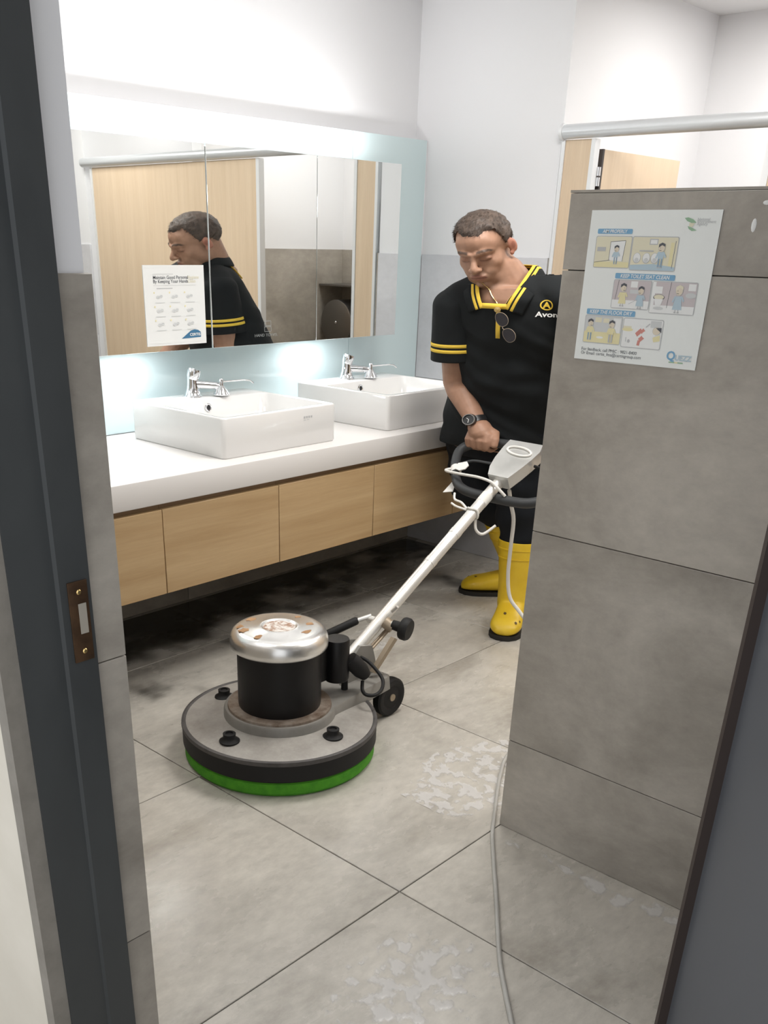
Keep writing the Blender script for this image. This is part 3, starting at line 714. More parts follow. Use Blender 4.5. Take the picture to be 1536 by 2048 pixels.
# axle and wheels
B().tube([(2.318, CY - .07, .0717), (2.318, CY + .145, .0717)], .009, 12).done('axle', 'tan_steel', fm)
for y, s_ in ((CY - .080, -1), (CY + .150, 1)):
    prof = [(.012, -.016), (.040, -.013), (.047, -.018), (.064, -.018), (.0705, -.012), (.0715, 0), (.0705, .012), (.064, .018), (.047, .018), (.040, .013), (.012, .016)]
    wh = B().lathe((2.318, y, .0717), prof, 40, axis=(0, 1, 0)).done('wheel', 'rubber', fm)
    B().lathe((2.318, y, .0717), [(0, -.020), (.013, -.020), (.013, .020), (0, .020)], 20, axis=(0, 1, 0)).done('hub', 'tan_steel', wh)
# control box
out = [(-.015, .036), (.028, .056), (.079, .066), (.142, .069), (.185, .066), (.185, -.078), (.146, -.089), (.10, -.083), (.045, -.070), (-.015, -.052)]
cb = thing('x', (0, 0, 0)); bpy.data.objects.remove(cb)
cbx = B().rings([[H(u * .97, v * .90, -.018) for u, v in out], [H(u, v * .97, -.012) for u, v in out], [H(u, v, .030) for u, v in out]]).done('control_box', 'box_steel', fm, angle=30)
B().rings([[H(u + .001, v * 1.02, .030) for u, v in out], [H(u + .001, v * 1.02, .036) for u, v in out]]).done('cover_plate', 'box_steel', cbx, smooth=False)
ovp = [H(.128 + .021 * sin(a) - .006 * cos(a), -.012 - .055 * cos(a), .040) for a in [2 * pi * k / 40 for k in range(41)]]
B().tube(ovp, .0042, 8).done('guard_ring', 'tape_white', cbx)
B().tube([H(.10, -.09, .008), H(.10, -.115, .004), H(.145, -.135, .0)], .006, 10).done('switch_lever', 'rubber', cbx)
# loop handle
lp = [(.225, .0), (.228, .10), (.226, .17), (.213, .238), (.187, .284), (.145, .302), (.079, .275), (.013, .228), (-.036, .178), (-.058, .117), (-.062, .024)]
loop = [H(u, v, -.030) for u, v in lp] + [H(u, -v, -.030) for u, v in lp[::-1][1:-1]]
def catmull(P, n=5, closed=False):
    P = [Vector(p) for p in P]; k = len(P); outp = []
    rng = range(k) if closed else range(k - 1)
    for i in rng:
        p0 = P[(i - 1) % k] if closed or i > 0 else P[i]; p1 = P[i]; p2 = P[(i + 1) % k]; p3 = P[(i + 2) % k] if closed or i + 2 < k else p2
        for j in range(n):
            t = j / n
            outp.append(.5 * ((2 * p1) + (p2 - p0) * t + (2 * p0 - 5 * p1 + 4 * p2 - p3) * t * t + (3 * p1 - p0 - 3 * p2 + p3) * t ** 3))
    outp.append(P[0] if closed else P[-1]); return outp
B().tube(catmull(LEAD, 5), .0062, 10).done('motor_lead', 'rubber', fm)
lpo = B().tube(catmull(loop, 5, True), .0185, 16).done('loop_handle', 'grip_grey', fm)
B().tube([H(.225, 0, -.03), H(.17, 0, -.012)], .014).done('loop_bracket', 'grip_grey', lpo)
# tape and cord wound round the left side of the loop
c0 = Vector(H(.022, .232, -.030)); c1 = Vector(H(.050, .253, -.030))
B().tube([c0, c0.lerp(c1, .5), c1], .0212, 16).done('tape_wrap', 'tape_white', lpo)
B().prism([H(.05, .232, -.005), H(.062, .196, .0), H(.045, .176, .0), (H(.022, .178, .0)), H(.008, .196, 0), H(.018, .225, -.005)], NN * .004).done('tape_tail', 'tape_white', lpo, smooth=False)
B().prism([H(.0, .235, -.050), H(.0, .222, -.050), H(-.055, .200, -.052), H(-.070, .238, -.052)], NN * .002).done('tape_tail', 'tape_white', lpo, smooth=False)
B().tube(catmull([H(.030, .262, -.02), H(.004, .262, -.005), H(-.008, .235, .002), H(-.018, .16, .012), H(-.03, .07, .026), H(-.045, .0, .030), H(-.058, -.035, .018), H(-.06, -.06, -.01)], 5), .0055, 10).done('cord_wrap', 'cord_white', lpo)
B().tube(catmull([H(.055, .232, -.012), H(.075, .18, .0), H(.08, .11, .0), H(.08, .06, .0)], 4), .005, 8).done('cord_lead', 'grip_grey', lpo)
# wire tie on the tube
wt = B(); wt.tube(catmull([H(-.185 + .004 * sin(a * 3), .025 * cos(a), .025 * sin(a)) for a in [2 * pi * k / 14 for k in range(15)]], 2), .0045, 8)
wt.done('wire_tie', 'tape_white', hd)
B().tube(catmull([H(-.182, .025, .012), H(-.165, .06, .020), H(-.158, .095, .02), H(-.130, .115, .022)], 4), .0042, 8).done('tie_end', 'tape_white', hd)
B().tube(catmull([H(-.186, .025, .010), H(-.185, .07, .015), H(-.175, .10, .015)], 4), .0042, 8).done('tie_end', 'tape_white', hd)
B().tube(catmull([H(-.19, -.01, -.024), H(-.215, -.022, -.05), H(-.205, -.040, -.075), H(-.155, -.065, -.07)], 5), .0052, 8).done('cord_hook', 'tape_white', hd)

# power cord: hangs from the handle, runs behind the partition and comes out round its foot towards the door
cdp = thing('power_cord', (2.2, 1.36, 0), 'grey power cord hanging from the machine and trailing past the partition foot', 'cord')
B().tube(catmull([(3.075, 2.02, .665), (3.10, 2.022, .608), (3.10, 2.003, .549), (3.10, 2.003, .45), (3.10, 2.002, .327), (3.10, 1.982, .238), (3.10, 1.929, .19), (3.08, 1.82, .12), (3.02, 1.70, .045), (2.90, 1.60, .010), (2.75, 1.53, .0085)], 6), .0078, 10).done('hanging_length', 'cord_white', cdp)
B().tube(catmull([(2.75, 1.53, .0085), (2.55, 1.50, .0065), (2.36, 1.455, .0065), (2.253, 1.405, .0065), (2.168, 1.357, .0065), (2.054, 1.287, .0065), (1.965, 1.232, .0065), (1.919, 1.2, .0065), (1.805, 1.113, .0065), (1.702, 1.033, .0065), (1.622, .973, .0065), (1.521, .895, .0065), (1.447, .829, .0065), (1.371, .758, .0065), (1.2, .60, .0065), (.95, .45, .0065)], 6), .0060, 10).done('floor_length', 'cord_grey', cdp)

# ------------------------------------------------------------------ water and foam on the floor
def film(name, x0, x1, y0, y1, cell, fn, z, material, label, cat, soft=.08):
    """a thin sheet on the floor; fn > 0 where it lies, thinning out towards its edge"""
    nx, ny = int((x1 - x0) / cell), int((y1 - y0) / cell)
    val = [[fn(x0 + i * cell, y0 + j * cell) for j in range(ny + 1)] for i in range(nx + 1)]
    vid = {}; vs = []; fs = []; am = []
    def V(i, j):
        if (i, j) not in vid:
            vid[(i, j)] = len(vs); t = max(0, min(1, val[i][j] / soft)); t = t * t * (3 - 2 * t)
            am.append(t); vs.append((x0 + i * cell, y0 + j * cell, z + .0012 * t))
        return vid[(i, j)]
    for i in range(nx):
        for j in range(ny):
            if max(val[i][j], val[i + 1][j], val[i][j + 1], val[i + 1][j + 1]) > 0:
                fs.append((V(i, j), V(i + 1, j), V(i + 1, j + 1), V(i, j + 1)))
    me = bpy.data.meshes.new(name); me.from_pydata(vs, [], fs)
    at_ = me.attributes.new('amount', 'FLOAT', 'POINT'); at_.data.foreach_set('value', am)
    o = obj(name, me, material, None, True, 180); tag(o, label, cat, kind='stuff'); return o
def fall(x, y, cx, cy, rx, ry): return 1 - ((x - cx) / rx) ** 2 - ((y - cy) / ry) ** 2
def n2(x, y, s, o=0.0): return noise.fractal((x * s + o, y * s, o), 1.0, 2.0, 4)
film('soap_foam', 1.93, 2.60, 1.25, 1.66, .006, lambda x, y: min(.35 * n2(x, y, 30, 2.2) + .005, .9 * fall(x, y, 2.22, 1.45, .30, .18) + .5 * n2(x, y, 7, 1)), .0006, 'foam', 'lacy soap foam on the floor left of the partition foot', 'foam', .05)
film('soap_foam', .95, 1.60, .76, 1.26, .006, lambda x, y: min(.30 * n2(x, y, 26, 7.1) + .08 * fall(x, y, 1.33, 1.0, .16, .10), .6 * fall(x, y, 1.28, .99, .26, .17) + .4 * n2(x, y, 6, 4)), .0006, 'foam', 'bubbly soap foam on the floor nearest the camera', 'foam', .12)
film('soap_foam', 1.66, 2.00, .55, 1.225, .006, lambda x, y: .35 * n2(x, y, 14, 5.5) - abs((x - 1.975 + .06 * (1.24 - y) + .03 * n2(x, y, 5, 2))) * 5 + .05, .0006, 'foam', 'thin line of soap foam along the partition foot', 'foam', .12)
film('soap_foam', 2.10, 3.2, 2.24, 2.66, .009, lambda x, y: min(.40 * n2(x, y, 9, 3.3) - .02, .6 * fall(x, y, 2.62, 2.46, .46, .13) + .4 * n2(x, y, 6, 9)), .0006, 'foam', 'streaky soap foam on the floor in front of the vanity', 'foam', .25)
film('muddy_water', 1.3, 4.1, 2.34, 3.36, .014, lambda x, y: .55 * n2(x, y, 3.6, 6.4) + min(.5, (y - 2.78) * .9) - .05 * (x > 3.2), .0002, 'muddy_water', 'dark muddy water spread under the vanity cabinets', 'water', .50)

# ------------------------------------------------------------------ the man
BR = Vector((1.43, 1.374, 1.0))                     # his build: broad in proportion to his height, as in the photograph
def broad(p): return Vector((p.x * BR.x, p.y * BR.y, p.z))
def fuse(bld, voxel, smooth_it=4, factor=.5):
    """one continuous skin over overlapping volumes"""
    bmesh.ops.recalc_face_normals(bld.bm, faces=bld.bm.faces[:])
    me = bpy.data.meshes.new('f'); bld.bm.to_mesh(me); bld.bm.free()
    o = bpy.data.objects.new('f', me); COL.objects.link(o)
    r = o.modifiers.new('r', 'REMESH'); r.mode = 'VOXEL'; r.voxel_size = voxel; r.adaptivity = 0
    if smooth_it:
        s_ = o.modifiers.new('s', 'SMOOTH'); s_.factor = factor; s_.iterations = smooth_it
    dg = bpy.context.evaluated_depsgraph_get(); dg.update()
    me2 = bpy.data.meshes.new_from_object(o.evaluated_get(dg))
    bpy.data.objects.remove(o); bpy.data.meshes.remove(me)
    return me2
def finish(me, name, material, parent, smooth=True):
    for v in me.vertices: v.co = broad(v.co)
    me.materials.clear(); me.name = name
    return obj(name, me, material, parent, smooth, 180)

# head frame
HC = Vector((2.226, 1.678, 1.494))
yaw, pitch, roll = radians(199), radians(25), radians(8)
f0 = Vector((cos(yaw), sin(yaw), 0)); l0 = Vector((0, 0, 1)).cross(f0)
hf = (f0 * cos(pitch) - Vector((0, 0, 1)) * sin(pitch)); hu = (Vector((0, 0, 1)) * cos(pitch) + f0 * sin(pitch))
hl = (l0 * cos(roll) + hu * sin(roll)).normalized(); hu = hf.cross(hl).normalized()
RH = Matrix((hf, hl, hu)).transposed()
HS = .91                                             # head size
def HD(x, y, z): return HC + RH @ (Vector((x, y, z)) * HS)
body = B()
def he(c, r, rot=None, sub=3): body.ell(HD(*c), [q * HS for q in r], RH @ rot if rot is not None else RH, sub)
he((-.014, 0, .036), (.097, .077, .088), sub=4)
he((.030, 0, -.030), (.067, .066, .088), sub=4)
he((.048, 0, .036), (.047, .064, .054))
he((.074, 0, -.112), (.022, .027, .018))
for s_ in (-1, 1):
    he((.004, .047 * s_, -.062), (.045, .021, .042))
    he((.050, .028 * s_, -.090), (.036, .026, .028))
    he((.050, .040 * s_, -.032), (.034, .0255, .030))
    he((.066, .026 * s_, -.060), (.030, .026, .030))
    he((.0800, .031 * s_, -.006), (.0125, .0165, .0105))
    he((.110, .0125 * s_, -.041), (.012, .0088, .0088))
    # ear: shell with lobe
    er = Matrix.Rotation(radians(-24) * s_, 3, 'Z') @ Matrix.Rotation(radians(12), 3, 'Y')
    he((-.012, .082 * s_, -.004), (.0185, .0065, .030), er)
    he((-.003, .078 * s_, -.030), (.0095, .006, .011), er)
    body.tube([HD(.070, .050 * s_, .014), HD(.088, .032 * s_, .019), HD(.096, .010 * s_, .013)], [.008, .0105, .009], 12, True)
body.tube([HD(.094, 0, .010), HD(.103, 0, -.012), HD(.118, 0, -.034), HD(.120, 0, -.041)], [.0085, .0082, .0105, .0108], 14, True)
he((.101, 0, -.0685), (.011, .0265, .0065)); he((.099, 0, -.0805), (.011, .022, .0075))
he((.088, 0, -.075), (.018, .034, .024))
# neck and chest
NB = Vector((2.290, 1.638, 1.385))
body.tube([HD(-.030, 0, -.035), HD(-.038, 0, -.085), (2.268, 1.645, 1.415), NB, (2.300, 1.640, 1.33)], [.056, .057, .060, .068, .085], 20, True)
body.tube([(2.318, 1.652, 1.335), (2.318, 1.652, 1.30)], [.09, .10], 20, True)
tf = Vector((-.965, -.262, 0)).normalized(); tl = Vector((0, 0, 1)).cross(tf)      # torso facing, his left
def ringpts(c, hw, hd, n=32, tilt=0.0, pw=2.15):
    c = Vector(c); r = []
    for k in range(n):
        a = 2 * pi * k / n; ca, sa = cos(a), sin(a)
        x = math.copysign(abs(ca) ** (2 / pw), ca); y = math.copysign(abs(sa) ** (2 / pw), sa)
        r.append(c + tl * (x * hw) + tf * (y * hd) + Vector((0, 0, tilt * y)))
    return r
TOR = [((2.415, 1.684, .745), .198, .135), ((2.410, 1.680, .86), .194, .140), ((2.395, 1.668, .97), .188, .142), ((2.370, 1.652, 1.08), .186, .138),
       ((2.345, 1.638, 1.18), .187, .130), ((2.322, 1.630, 1.26), .187, .118), ((2.304, 1.628, 1.32), .176, .103), ((2.293, 1.632, 1.365), .142, .086), ((2.286, 1.636, 1.405), .086, .069)]
def torso(bld, g, top=None):
    rs = [ringpts(c, hw + g, hd + g, tilt=.0) for c, hw, hd in TOR[:top]]
    bld.rings(rs)
torso(body, -.012, 8)
SHR, ELR, WRR = Vector((2.240, 1.766, 1.288)), Vector((2.272, 1.770, 1.003)), Vector((2.240, 1.667, .868))
SHL, ELL_, WRL = Vector((2.335, 1.420, 1.310)), Vector((2.358, 1.380, 1.00)), Vector((2.262, 1.352, .872))
def arm(bld, sh, el, wr):
    bld.tube([sh, sh.lerp(el, .35), sh.lerp(el, .75), el, el.lerp(wr, .25), el.lerp(wr, .6), wr], [.056, .053, .046, .043, .045, .037, .0285], 18, True)
arm(body, SHR, ELR, WRR); arm(body, SHL, ELL_, WRL)
# hands closed on the grip; the grip runs along y at (GXt, GZ)
GXt, GZ = 3.2066 / 1.43, .8005
def hand(bld, yc, wr, sgn):
    """sgn = +1: thumb on the low-y side (his right hand)"""
    kn = [Vector((GXt - .020, yc + sgn * (-.033 + .0215 * i), GZ + .036 - .004 * abs(i - 1))) for i in range(4)]
    mid = sum(kn, Vector()) / 4
    bld.tube([wr, wr.lerp(mid, .45) + Vector((.004, 0, .004)), mid + Vector((.012, 0, .002))], [.028, .034, .036], 18, True)
    for i, k_ in enumerate(kn):
        y = k_.y; r = (.0105, .0112, .0108, .0095)[i]
        bld.tube([wr.lerp(k_, .5), k_, Vector((GXt - .030, y, GZ + .008)), Vector((GXt - .026, y, GZ - .018)), Vector((GXt - .004, y, GZ - .029)), Vector((GXt + .017, y, GZ - .022))],
                 [r * 1.15, r * 1.15, r * 1.08, r, r * .95, r * .85], 12, True)
    y0 = yc - sgn * .035
    bld.tube([wr.lerp(mid, .35) + Vector((.004, -sgn * .018, 0)), Vector((GXt + .002, y0 - sgn * .004, GZ + .035)), Vector((GXt - .016, y0 - sgn * .018, GZ + .018)), Vector((GXt - .021, y0 - sgn * .021, GZ - .004))], [.017, .0155, .0125, .0105], 12, True)
hand(body, 1.640, WRR, 1); hand(body, 1.322, WRL, -1)
# legs under the clothes
LEGR = [Vector((2.430, 1.775, .84)), Vector((2.458, 1.800, .52)), Vector((2.563, 1.760, .375)), Vector((2.632, 1.716, .10))]
LEGL = [Vector((2.430, 1.615, .84)), Vector((2.412, 1.598, .52)), Vector((2.414, 1.588, .375)), Vector((2.388, 1.574, .10))]
for Lg in (LEGR, LEGL): body.tube([(2.42, 1.695, .86)] + Lg, [.085, .085, .058, .05, .036], 16, True)
me = fuse(body, .0034, 4, .5)
bm = bmesh.new(); bm.from_mesh(me); RHi = RH.transposed()
def _soft(v):
    p = RHi @ (v.co - HC) / HS
    return abs(p.z) < .13 and -.08 < p.x < .094 and .016 < abs(p.y) < .074 and not (abs(abs(p.y) - .031) < .020 and -.022 < p.z < .006 and p.x > .06)
sv = [v for v in bm.verts if _soft(v)]
for _ in range(26): bmesh.ops.smooth_vert(bm, verts=sv, factor=.5, use_axis_x=True, use_axis_y=True, use_axis_z=True)
bm.to_mesh(me); bm.free()
ca = me.color_attributes.new('tint', 'FLOAT_COLOR', 'POINT')
base = Vector((.355, .198, .130)); RHi = RH.transposed()
def sm(a, b__, x): t = max(0, min(1, (x - a) / (b__ - a))); return t * t * (3 - 2 * t)
for i, v in enumerate(me.vertices):
    p = RHi @ (v.co - HC) / HS; c = base.copy()
    if abs(p.y) < .1 and -.13 < p.z < .14 and abs(p.x) < .14:
        ay = abs(p.y)
        lip = (1 - sm(.7, 1.1, (p.y / .027) ** 2 + ((p.z + .0745) / .013) ** 2)) * (p.x > .085)
        c = c.lerp(Vector((.30, .125, .095)), .7 * lip)
        line = (1 - sm(.5, 1.1, abs(p.z + .0745 + .1 * ay * ay / .03) / .0022)) * (1 - sm(.022, .030, ay)) * (p.x > .085)
        c = c.lerp(Vector((.12, .05, .04)), .8 * line)
        zb = .019 + .006 * (1 - abs(ay - .034) / .03) - max(0, ay - .045) * .5
        brow = (1 - sm(.6, 1.2, abs(p.z - zb) / .0048)) * sm(.010, .016, ay) * (1 - sm(.050, .058, ay)) * (p.x > .05)
        c = c.lerp(Vector((.03, .02, .015)), .85 * brow)
        zl = -.0105 - .004 * (1 - ((ay - .031) / .017) ** 2)
        lash = (1 - sm(.5, 1.1, abs(p.z - zl) / .0024)) * (1 - sm(.013, .018, abs(ay - .031))) * (p.x > .06)
        c = c.lerp(Vector((.07, .04, .03)), .85 * lash)
        lid = (1 - sm(.6, 1.2, ((ay - .031) / .020) ** 2 + ((p.z + .008) / .016) ** 2)) * (p.x > .06)
        c = c.lerp(Vector((.30, .15, .10)), .45 * lid)
        if ay > .076 and abs(p.z) < .05: c = c.lerp(Vector((.46, .17, .12)), .55); c = c.lerp(Vector((.22, .075, .05)), .7 * (1 - sm(.3, 1.0, ((p.x + .008) / .010) ** 2 + ((p.z + .002) / .017) ** 2)))  # reddish ear, with shade in its hollow painted into the tint
        ns = (1 - sm(.4, 1.0, ((ay - .010) / .005) ** 2 + ((p.x - .113) / .006) ** 2)) * (-.058 < p.z < -.044)
        c = c.lerp(Vector((.12, .05, .04)), .8 * ns)
        beard = (1 - sm(.04, .075, ay)) * sm(.05, .06, -p.z) * (1 - lip) * (p.x > .02)
        c = c.lerp(Vector((.31, .19, .135)), .4 * beard)
    ca.data[i].color = (*c, 1)
person = finish(me, 'person', 'skin', None)
tag(person, 'man in black polo shirt, black trousers and yellow boots bending over the floor machine handle', 'person')

# hair: close-cropped cap with short strands
hb = bmesh.new(); bmesh.ops.create_icosphere(hb, subdivisions=5, radius=1.0)
for v in hb.verts: v.co = Vector((-.014 + v.co.x * .1015, v.co.y * .0815, .037 + v.co.z * .0915))
def hairline(p):
    x, ay = p.x, abs(p.y)
    if x > .045: h_ = .072 + .013 * sm(.018, .045, ay) - .004 * sm(.045, .09, x)
    elif x > .012: h_ = .002 + (.084 - .002) * sm(.008, .047, x)
    elif x > -.028: h_ = .010 - .004 * (x > -.01)
    else: h_ = .010 - .075 * sm(-.028, -.085, x)
    return h_ + .004 * noise.noise((p.x * 90, p.y * 90, p.z * 90))
bmesh.ops.delete(hb, geom=[v for v in hb.verts if v.co.z < hairline(v.co)], context='VERTS')
for v in hb.verts:
    q = v.co
    edge = min(1, max(0, (q.z - hairline(q)) / .018))
    nrm = Vector(((q.x + .012) / .0109, q.y / .0070, (q.z - .038) / .0089)).normalized()
    v.co = q + nrm * (.0035 * noise.noise((q.x * 60, q.y * 60, q.z * 60)) + .003 * noise.noise((q.x * 170, q.y * 170, q.z * 170)) - .006 * (1 - edge) + .003 * sm(.04, .1, q.z))
strand_pts = [(v.co.copy(), v.normal.copy()) for v in hb.verts]
hb.normal_update()
strand_pts = [(v.co.copy(), v.normal.copy()) for v in hb.verts]
for k in range(5200):
    q, nr = random.choice(strand_pts)
    d = (nr * .16 + Vector((.55, random.uniform(-.4, .4), random.uniform(-.3, .2)))); d = (d - nr * min(0, d.dot(nr))).normalized()
    q = q + Vector((random.uniform(-.003, .003), random.uniform(-.003, .003), random.uniform(-.003, .003))) - nr * .002
    ln = random.uniform(.006, .012); sd = d.cross(nr);
    if sd.length < 1e-4: continue
    sd = sd.normalized() * .0007
    a_, b__, c_ = hb.verts.new(q - sd), hb.verts.new(q + sd), hb.verts.new(q + d * ln)
    hb.faces.new((a_, b__, c_))
for v in hb.verts: v.co = HC + RH @ (v.co * HS)
hm = bpy.data.meshes.new('hair'); hb.to_mesh(hm); hb.free()
finish(hm, 'hair', 'hair_brown', person)

# polo shirt
sh_ = B(); torso(sh_, .004)
axr, axl = (ELR - SHR).normalized(), (ELL_ - SHL).normalized()
for sh__, s_ in ((SHR, 1), (SHL, -1)): sh_.tube([NB + Vector((.01, .04 * s_, -.02)), NB.lerp(sh__, .55) + Vector((.005, 0, .010)), NB.lerp(sh__, .8) + Vector((0, 0, .008)), sh__ + Vector((0, 0, .004))], [.058, .066, .068, .064], 20, True)
sme = fuse(sh_, .0062, 10, .6)
bm = bmesh.new(); bm.from_mesh(sme); bpy.data.meshes.remove(sme)
# cloth folds
for v in bm.verts:
    p = v.co; n_ = v.normal
    d = p - NB
    lo_ = 1 - sm(1.12, 1.30, p.z)
    fold = .006 * noise.noise((p.x * 8, p.y * 8 + p.z * 6, p.z * 11)) + .0065 * (sin(p.z * 30 - p.y * 26 + 3 * noise.noise((p.x * 5, p.y * 5, p.z * 5))) ** 3) * lo_ * (1 if n_.dot(tf) > 0 else .4)
    v.co = p + n_ * fold
def cut(bm, co, no, keep):
    fs = [f for f in bm.faces if keep(f.calc_center_median())]
    ge = set(fs)
    for f in fs: ge.update(f.edges); ge.update(f.verts)
    bmesh.ops.bisect_plane(bm, geom=list(ge), plane_co=co, plane_no=no, dist=1e-6)
def near_axis(p, sh, ax, r=.115):
    t = (p - sh).dot(ax); return t > .06 and ((p - sh) - ax * t).length < r
cut(bm, Vector((0, 0, .752)), Vector((0, 0, 1)), lambda p: p.z < .78)
bmesh.ops.delete(bm, geom=[f for f in bm.faces if f.calc_center_median().z < .752], context='FACES')
# open neck
VA = 1.300
def vcoords(p):
    d = p - Vector((2.310, 1.637, p.z)); return d.dot(tl), d.dot(tf)
tree_full = BVHTree.FromBMesh(bm)
VB, VS, VH = .034, .040, .100        # half width at the foot of the opening, flare, height
def inV(p):
    a, c = vcoords(p)
    if p.z < VA: return False
    if c > .0: return abs(a) < VB + VS * min(1.2, (p.z - VA) / VH)
    return (p - Vector((2.285, 1.642, p.z))).length < .074 and p.z > 1.395
for s_ in (-1, 1):
    q0 = Vector((2.310, 1.637, VA)) + tl * (s_ * VB); q1 = Vector((2.310, 1.637, VA + VH)) + tl * (s_ * (VB + VS))
    cut(bm, q0, (q1 - q0).cross(tf).normalized(), lambda p: p.z > VA - .02 and vcoords(p)[1] > 0)
cut(bm, Vector((0, 0, VA)), Vector((0, 0, 1)), lambda p: abs(p.z - VA) < .02 and vcoords(p)[1] > 0 and abs(vcoords(p)[0]) < .06)
bmesh.ops.delete(bm, geom=[f for f in bm.faces if inV(f.calc_center_median()) or f.calc_center_median().z > 1.408], context='FACES')
bm.normal_update()
smesh = bpy.data.meshes.new('polo_shirt'); bm.to_mesh(smesh)
tree = BVHTree.FromBMesh(bm); bm.free()
shirt = finish(smesh, 'polo_shirt', 'shirt_black', person)
so = shirt.modifiers.new('thickness', 'SOLIDIFY'); so.thickness = .003; so.offset = -1
part_label(shirt, 'black polo shirt with yellow trim')
def sleeve(sh, ax, out):
    """loose short sleeve: open tube with two yellow stripes above the hem"""
    L_ = .198; u_ = (Vector(out) - ax * ax.dot(Vector(out))).normalized(); v_ = ax.cross(u_)
    def rp(t):
        k = t / L_; c = sh + ax * t + Vector((0, 0, .004))
        r = .0670 * math.sqrt(max(.0004, 1 - max(0, (.005 - t) / .068) ** 2)) + .008 * max(0, k)
        pts = []
        for j in range(40):
            a = 2 * pi * j / 40
            f = 1 + .020 * noise.noise((cos(a) * 2, sin(a) * 2, t * 16)) + .012 * sin(3 * a + t * 22) * k
            pts.append(c + (u_ * cos(a) * 1.02 + v_ * sin(a) * 1.08) * r * f)
        return pts
    def band(t0, t1, n, name, m, parent, g=0.0):
        bb = B(); rs = []
        for i in range(n + 1):
            t = t0 + (t1 - t0) * i / n; r0 = rp(t); c = sum(r0, Vector()) / 40
            rs.append([broad(p + (p - c).normalized() * g) for p in r0])
        bb.rings(rs, cap=False); o = bb.done(name, m, parent, angle=180)
        s__ = o.modifiers.new('thickness', 'SOLIDIFY'); s__.thickness = .003; s__.offset = -1
        return o
    sl_ = band(-.0628, L_, 40, 'sleeve', 'shirt_black', shirt)
    for lo, hi in ((L_ - .067, L_ - .055), (L_ - .047, L_ - .035)): band(lo, hi, 2, 'sleeve_stripe', 'shirt_yellow', sl_, .0012)
sleeve(SHR, axr, (-.3, .9, 0)); sleeve(SHL, axl, (-.3, -.9, 0))
def on_shirt(p, d, push=.0025):
    h = tree.ray_cast(p, d)
    return (h[0] + h[1] * push * (1 if h[1].dot(d) < 0 else -1)) if h[0] else p
# collar: folded band round the neck, black with two yellow stripes along its edge
CN = Vector((2.284, 1.640, 1.405)); VC = Vector((2.310, 1.637, 0))
NC = 73
def front(a, z, push):
    h = tree_full.ray_cast(Vector((VC.x, VC.y, z)) + tl * a + tf * .4, -tf)
    q = Vector((VC.x, VC.y, z)) + tl * a
    f_ = (h[0] - q).dot(tf) if h[0] else 0
    return q + tf * (f_ + push), f_
def collar_pt(i, t):
    w_ = -1 + 2 * i / (NC - 1); s_ = 1 if w_ > 0 else -1; k = abs(w_)
    if k < .55:                                  # round the back and sides of the neck
        ph_ = k / .55 * pi * .52 * s_
        d = -tf * cos(ph_) + tl * sin(ph_)
        r_ = .067 + .036 * t ** .9; z_ = 1.436 - .050 * t ** 1.5 + .006 * sin(pi * t)
        return Vector((CN.x, CN.y, z_)) + d * r_ * (1 + .08 * abs(sin(ph_)))
    e = (k - .55) / .45                          # down the front, along the opening
    d = -tf * cos(pi * .52) + tl * (sin(pi * .52) * s_)
    r_ = (.067 + .036 * t ** .9) * 1.08; z_ = 1.436 - .050 * t ** 1.5 + .006 * sin(pi * t)
    p0 = Vector((CN.x, CN.y, z_)) + d * r_
    a_in = VB - .004 + VS * max(0, (1 - e)) ; z1 = VA - .006 + .105 * (1 - e)
    a1 = s_ * (a_in + .046 * t); z1 -= .020 * t * e + .012 * t * (1 - e)
    p1, f_ = front(a1, z1, .005 + .004 * sin(pi * t))
    m_ = sm(0, .55, e)
    return p0.lerp(p1, m_)
def strip(name, t0, t1, m, parent, th=.0028):
    nb = bmesh.new(); k = 5
    g = [[nb.verts.new(collar_pt(i, t0 + (t1 - t0) * j / k)) for j in range(k + 1)] for i in range(NC)]
    for i in range(NC - 1):
        for j in range(k): nb.faces.new((g[i][j], g[i][j + 1], g[i + 1][j + 1], g[i + 1][j]))
    bmesh.ops.recalc_face_normals(nb, faces=nb.faces[:])
    me_ = bpy.data.meshes.new(name); nb.to_mesh(me_); nb.free()
    o = finish(me_, name, m, parent); s_ = o.modifiers.new('thickness', 'SOLIDIFY'); s_.thickness = th; s_.offset = 0; return o
collar = strip('collar', .50, 1.0, 'shirt_black', shirt)
strip('collar_stripe', .0, .20, 'shirt_yellow', collar, .0034)
strip('collar_band', .20, .30, 'shirt_black', collar)
strip('collar_stripe', .30, .46, 'shirt_yellow', collar, .0034)
strip('collar_band', .46, .50, 'shirt_black', collar)
# placket edge in yellow
def ribbon(pts, wv, m, name, parent, th=.002):
    nb = bmesh.new(); a = []; c = []
    for p, w_ in zip(pts, wv): a.append(nb.verts.new(p - w_)); c.append(nb.verts.new(p + w_))
    for i in range(len(pts) - 1): nb.faces.new((a[i], a[i + 1], c[i + 1], c[i]))
    me_ = bpy.data.meshes.new(name); nb.to_mesh(me_); nb.free()
    o = finish(me_, name, m, parent); s_ = o.modifiers.new('thickness', 'SOLIDIFY'); s_.thickness = th; s_.offset = 0; return o
def chest(a, z, push=.004): return front(a, z, push)[0]
pl = [chest(.012, z) for z in (1.298, 1.28, 1.25, 1.22, 1.19)]
ribbon([chest(a_, 1.301, .006) for a_ in (-.040, -.02, 0, .02, .034)], [Vector((0, 0, .009))] * 5, 'shirt_yellow', 'placket_trim', shirt)
ribbon(pl, [tl * .006] * 5, 'shirt_yellow', 'placket', shirt)
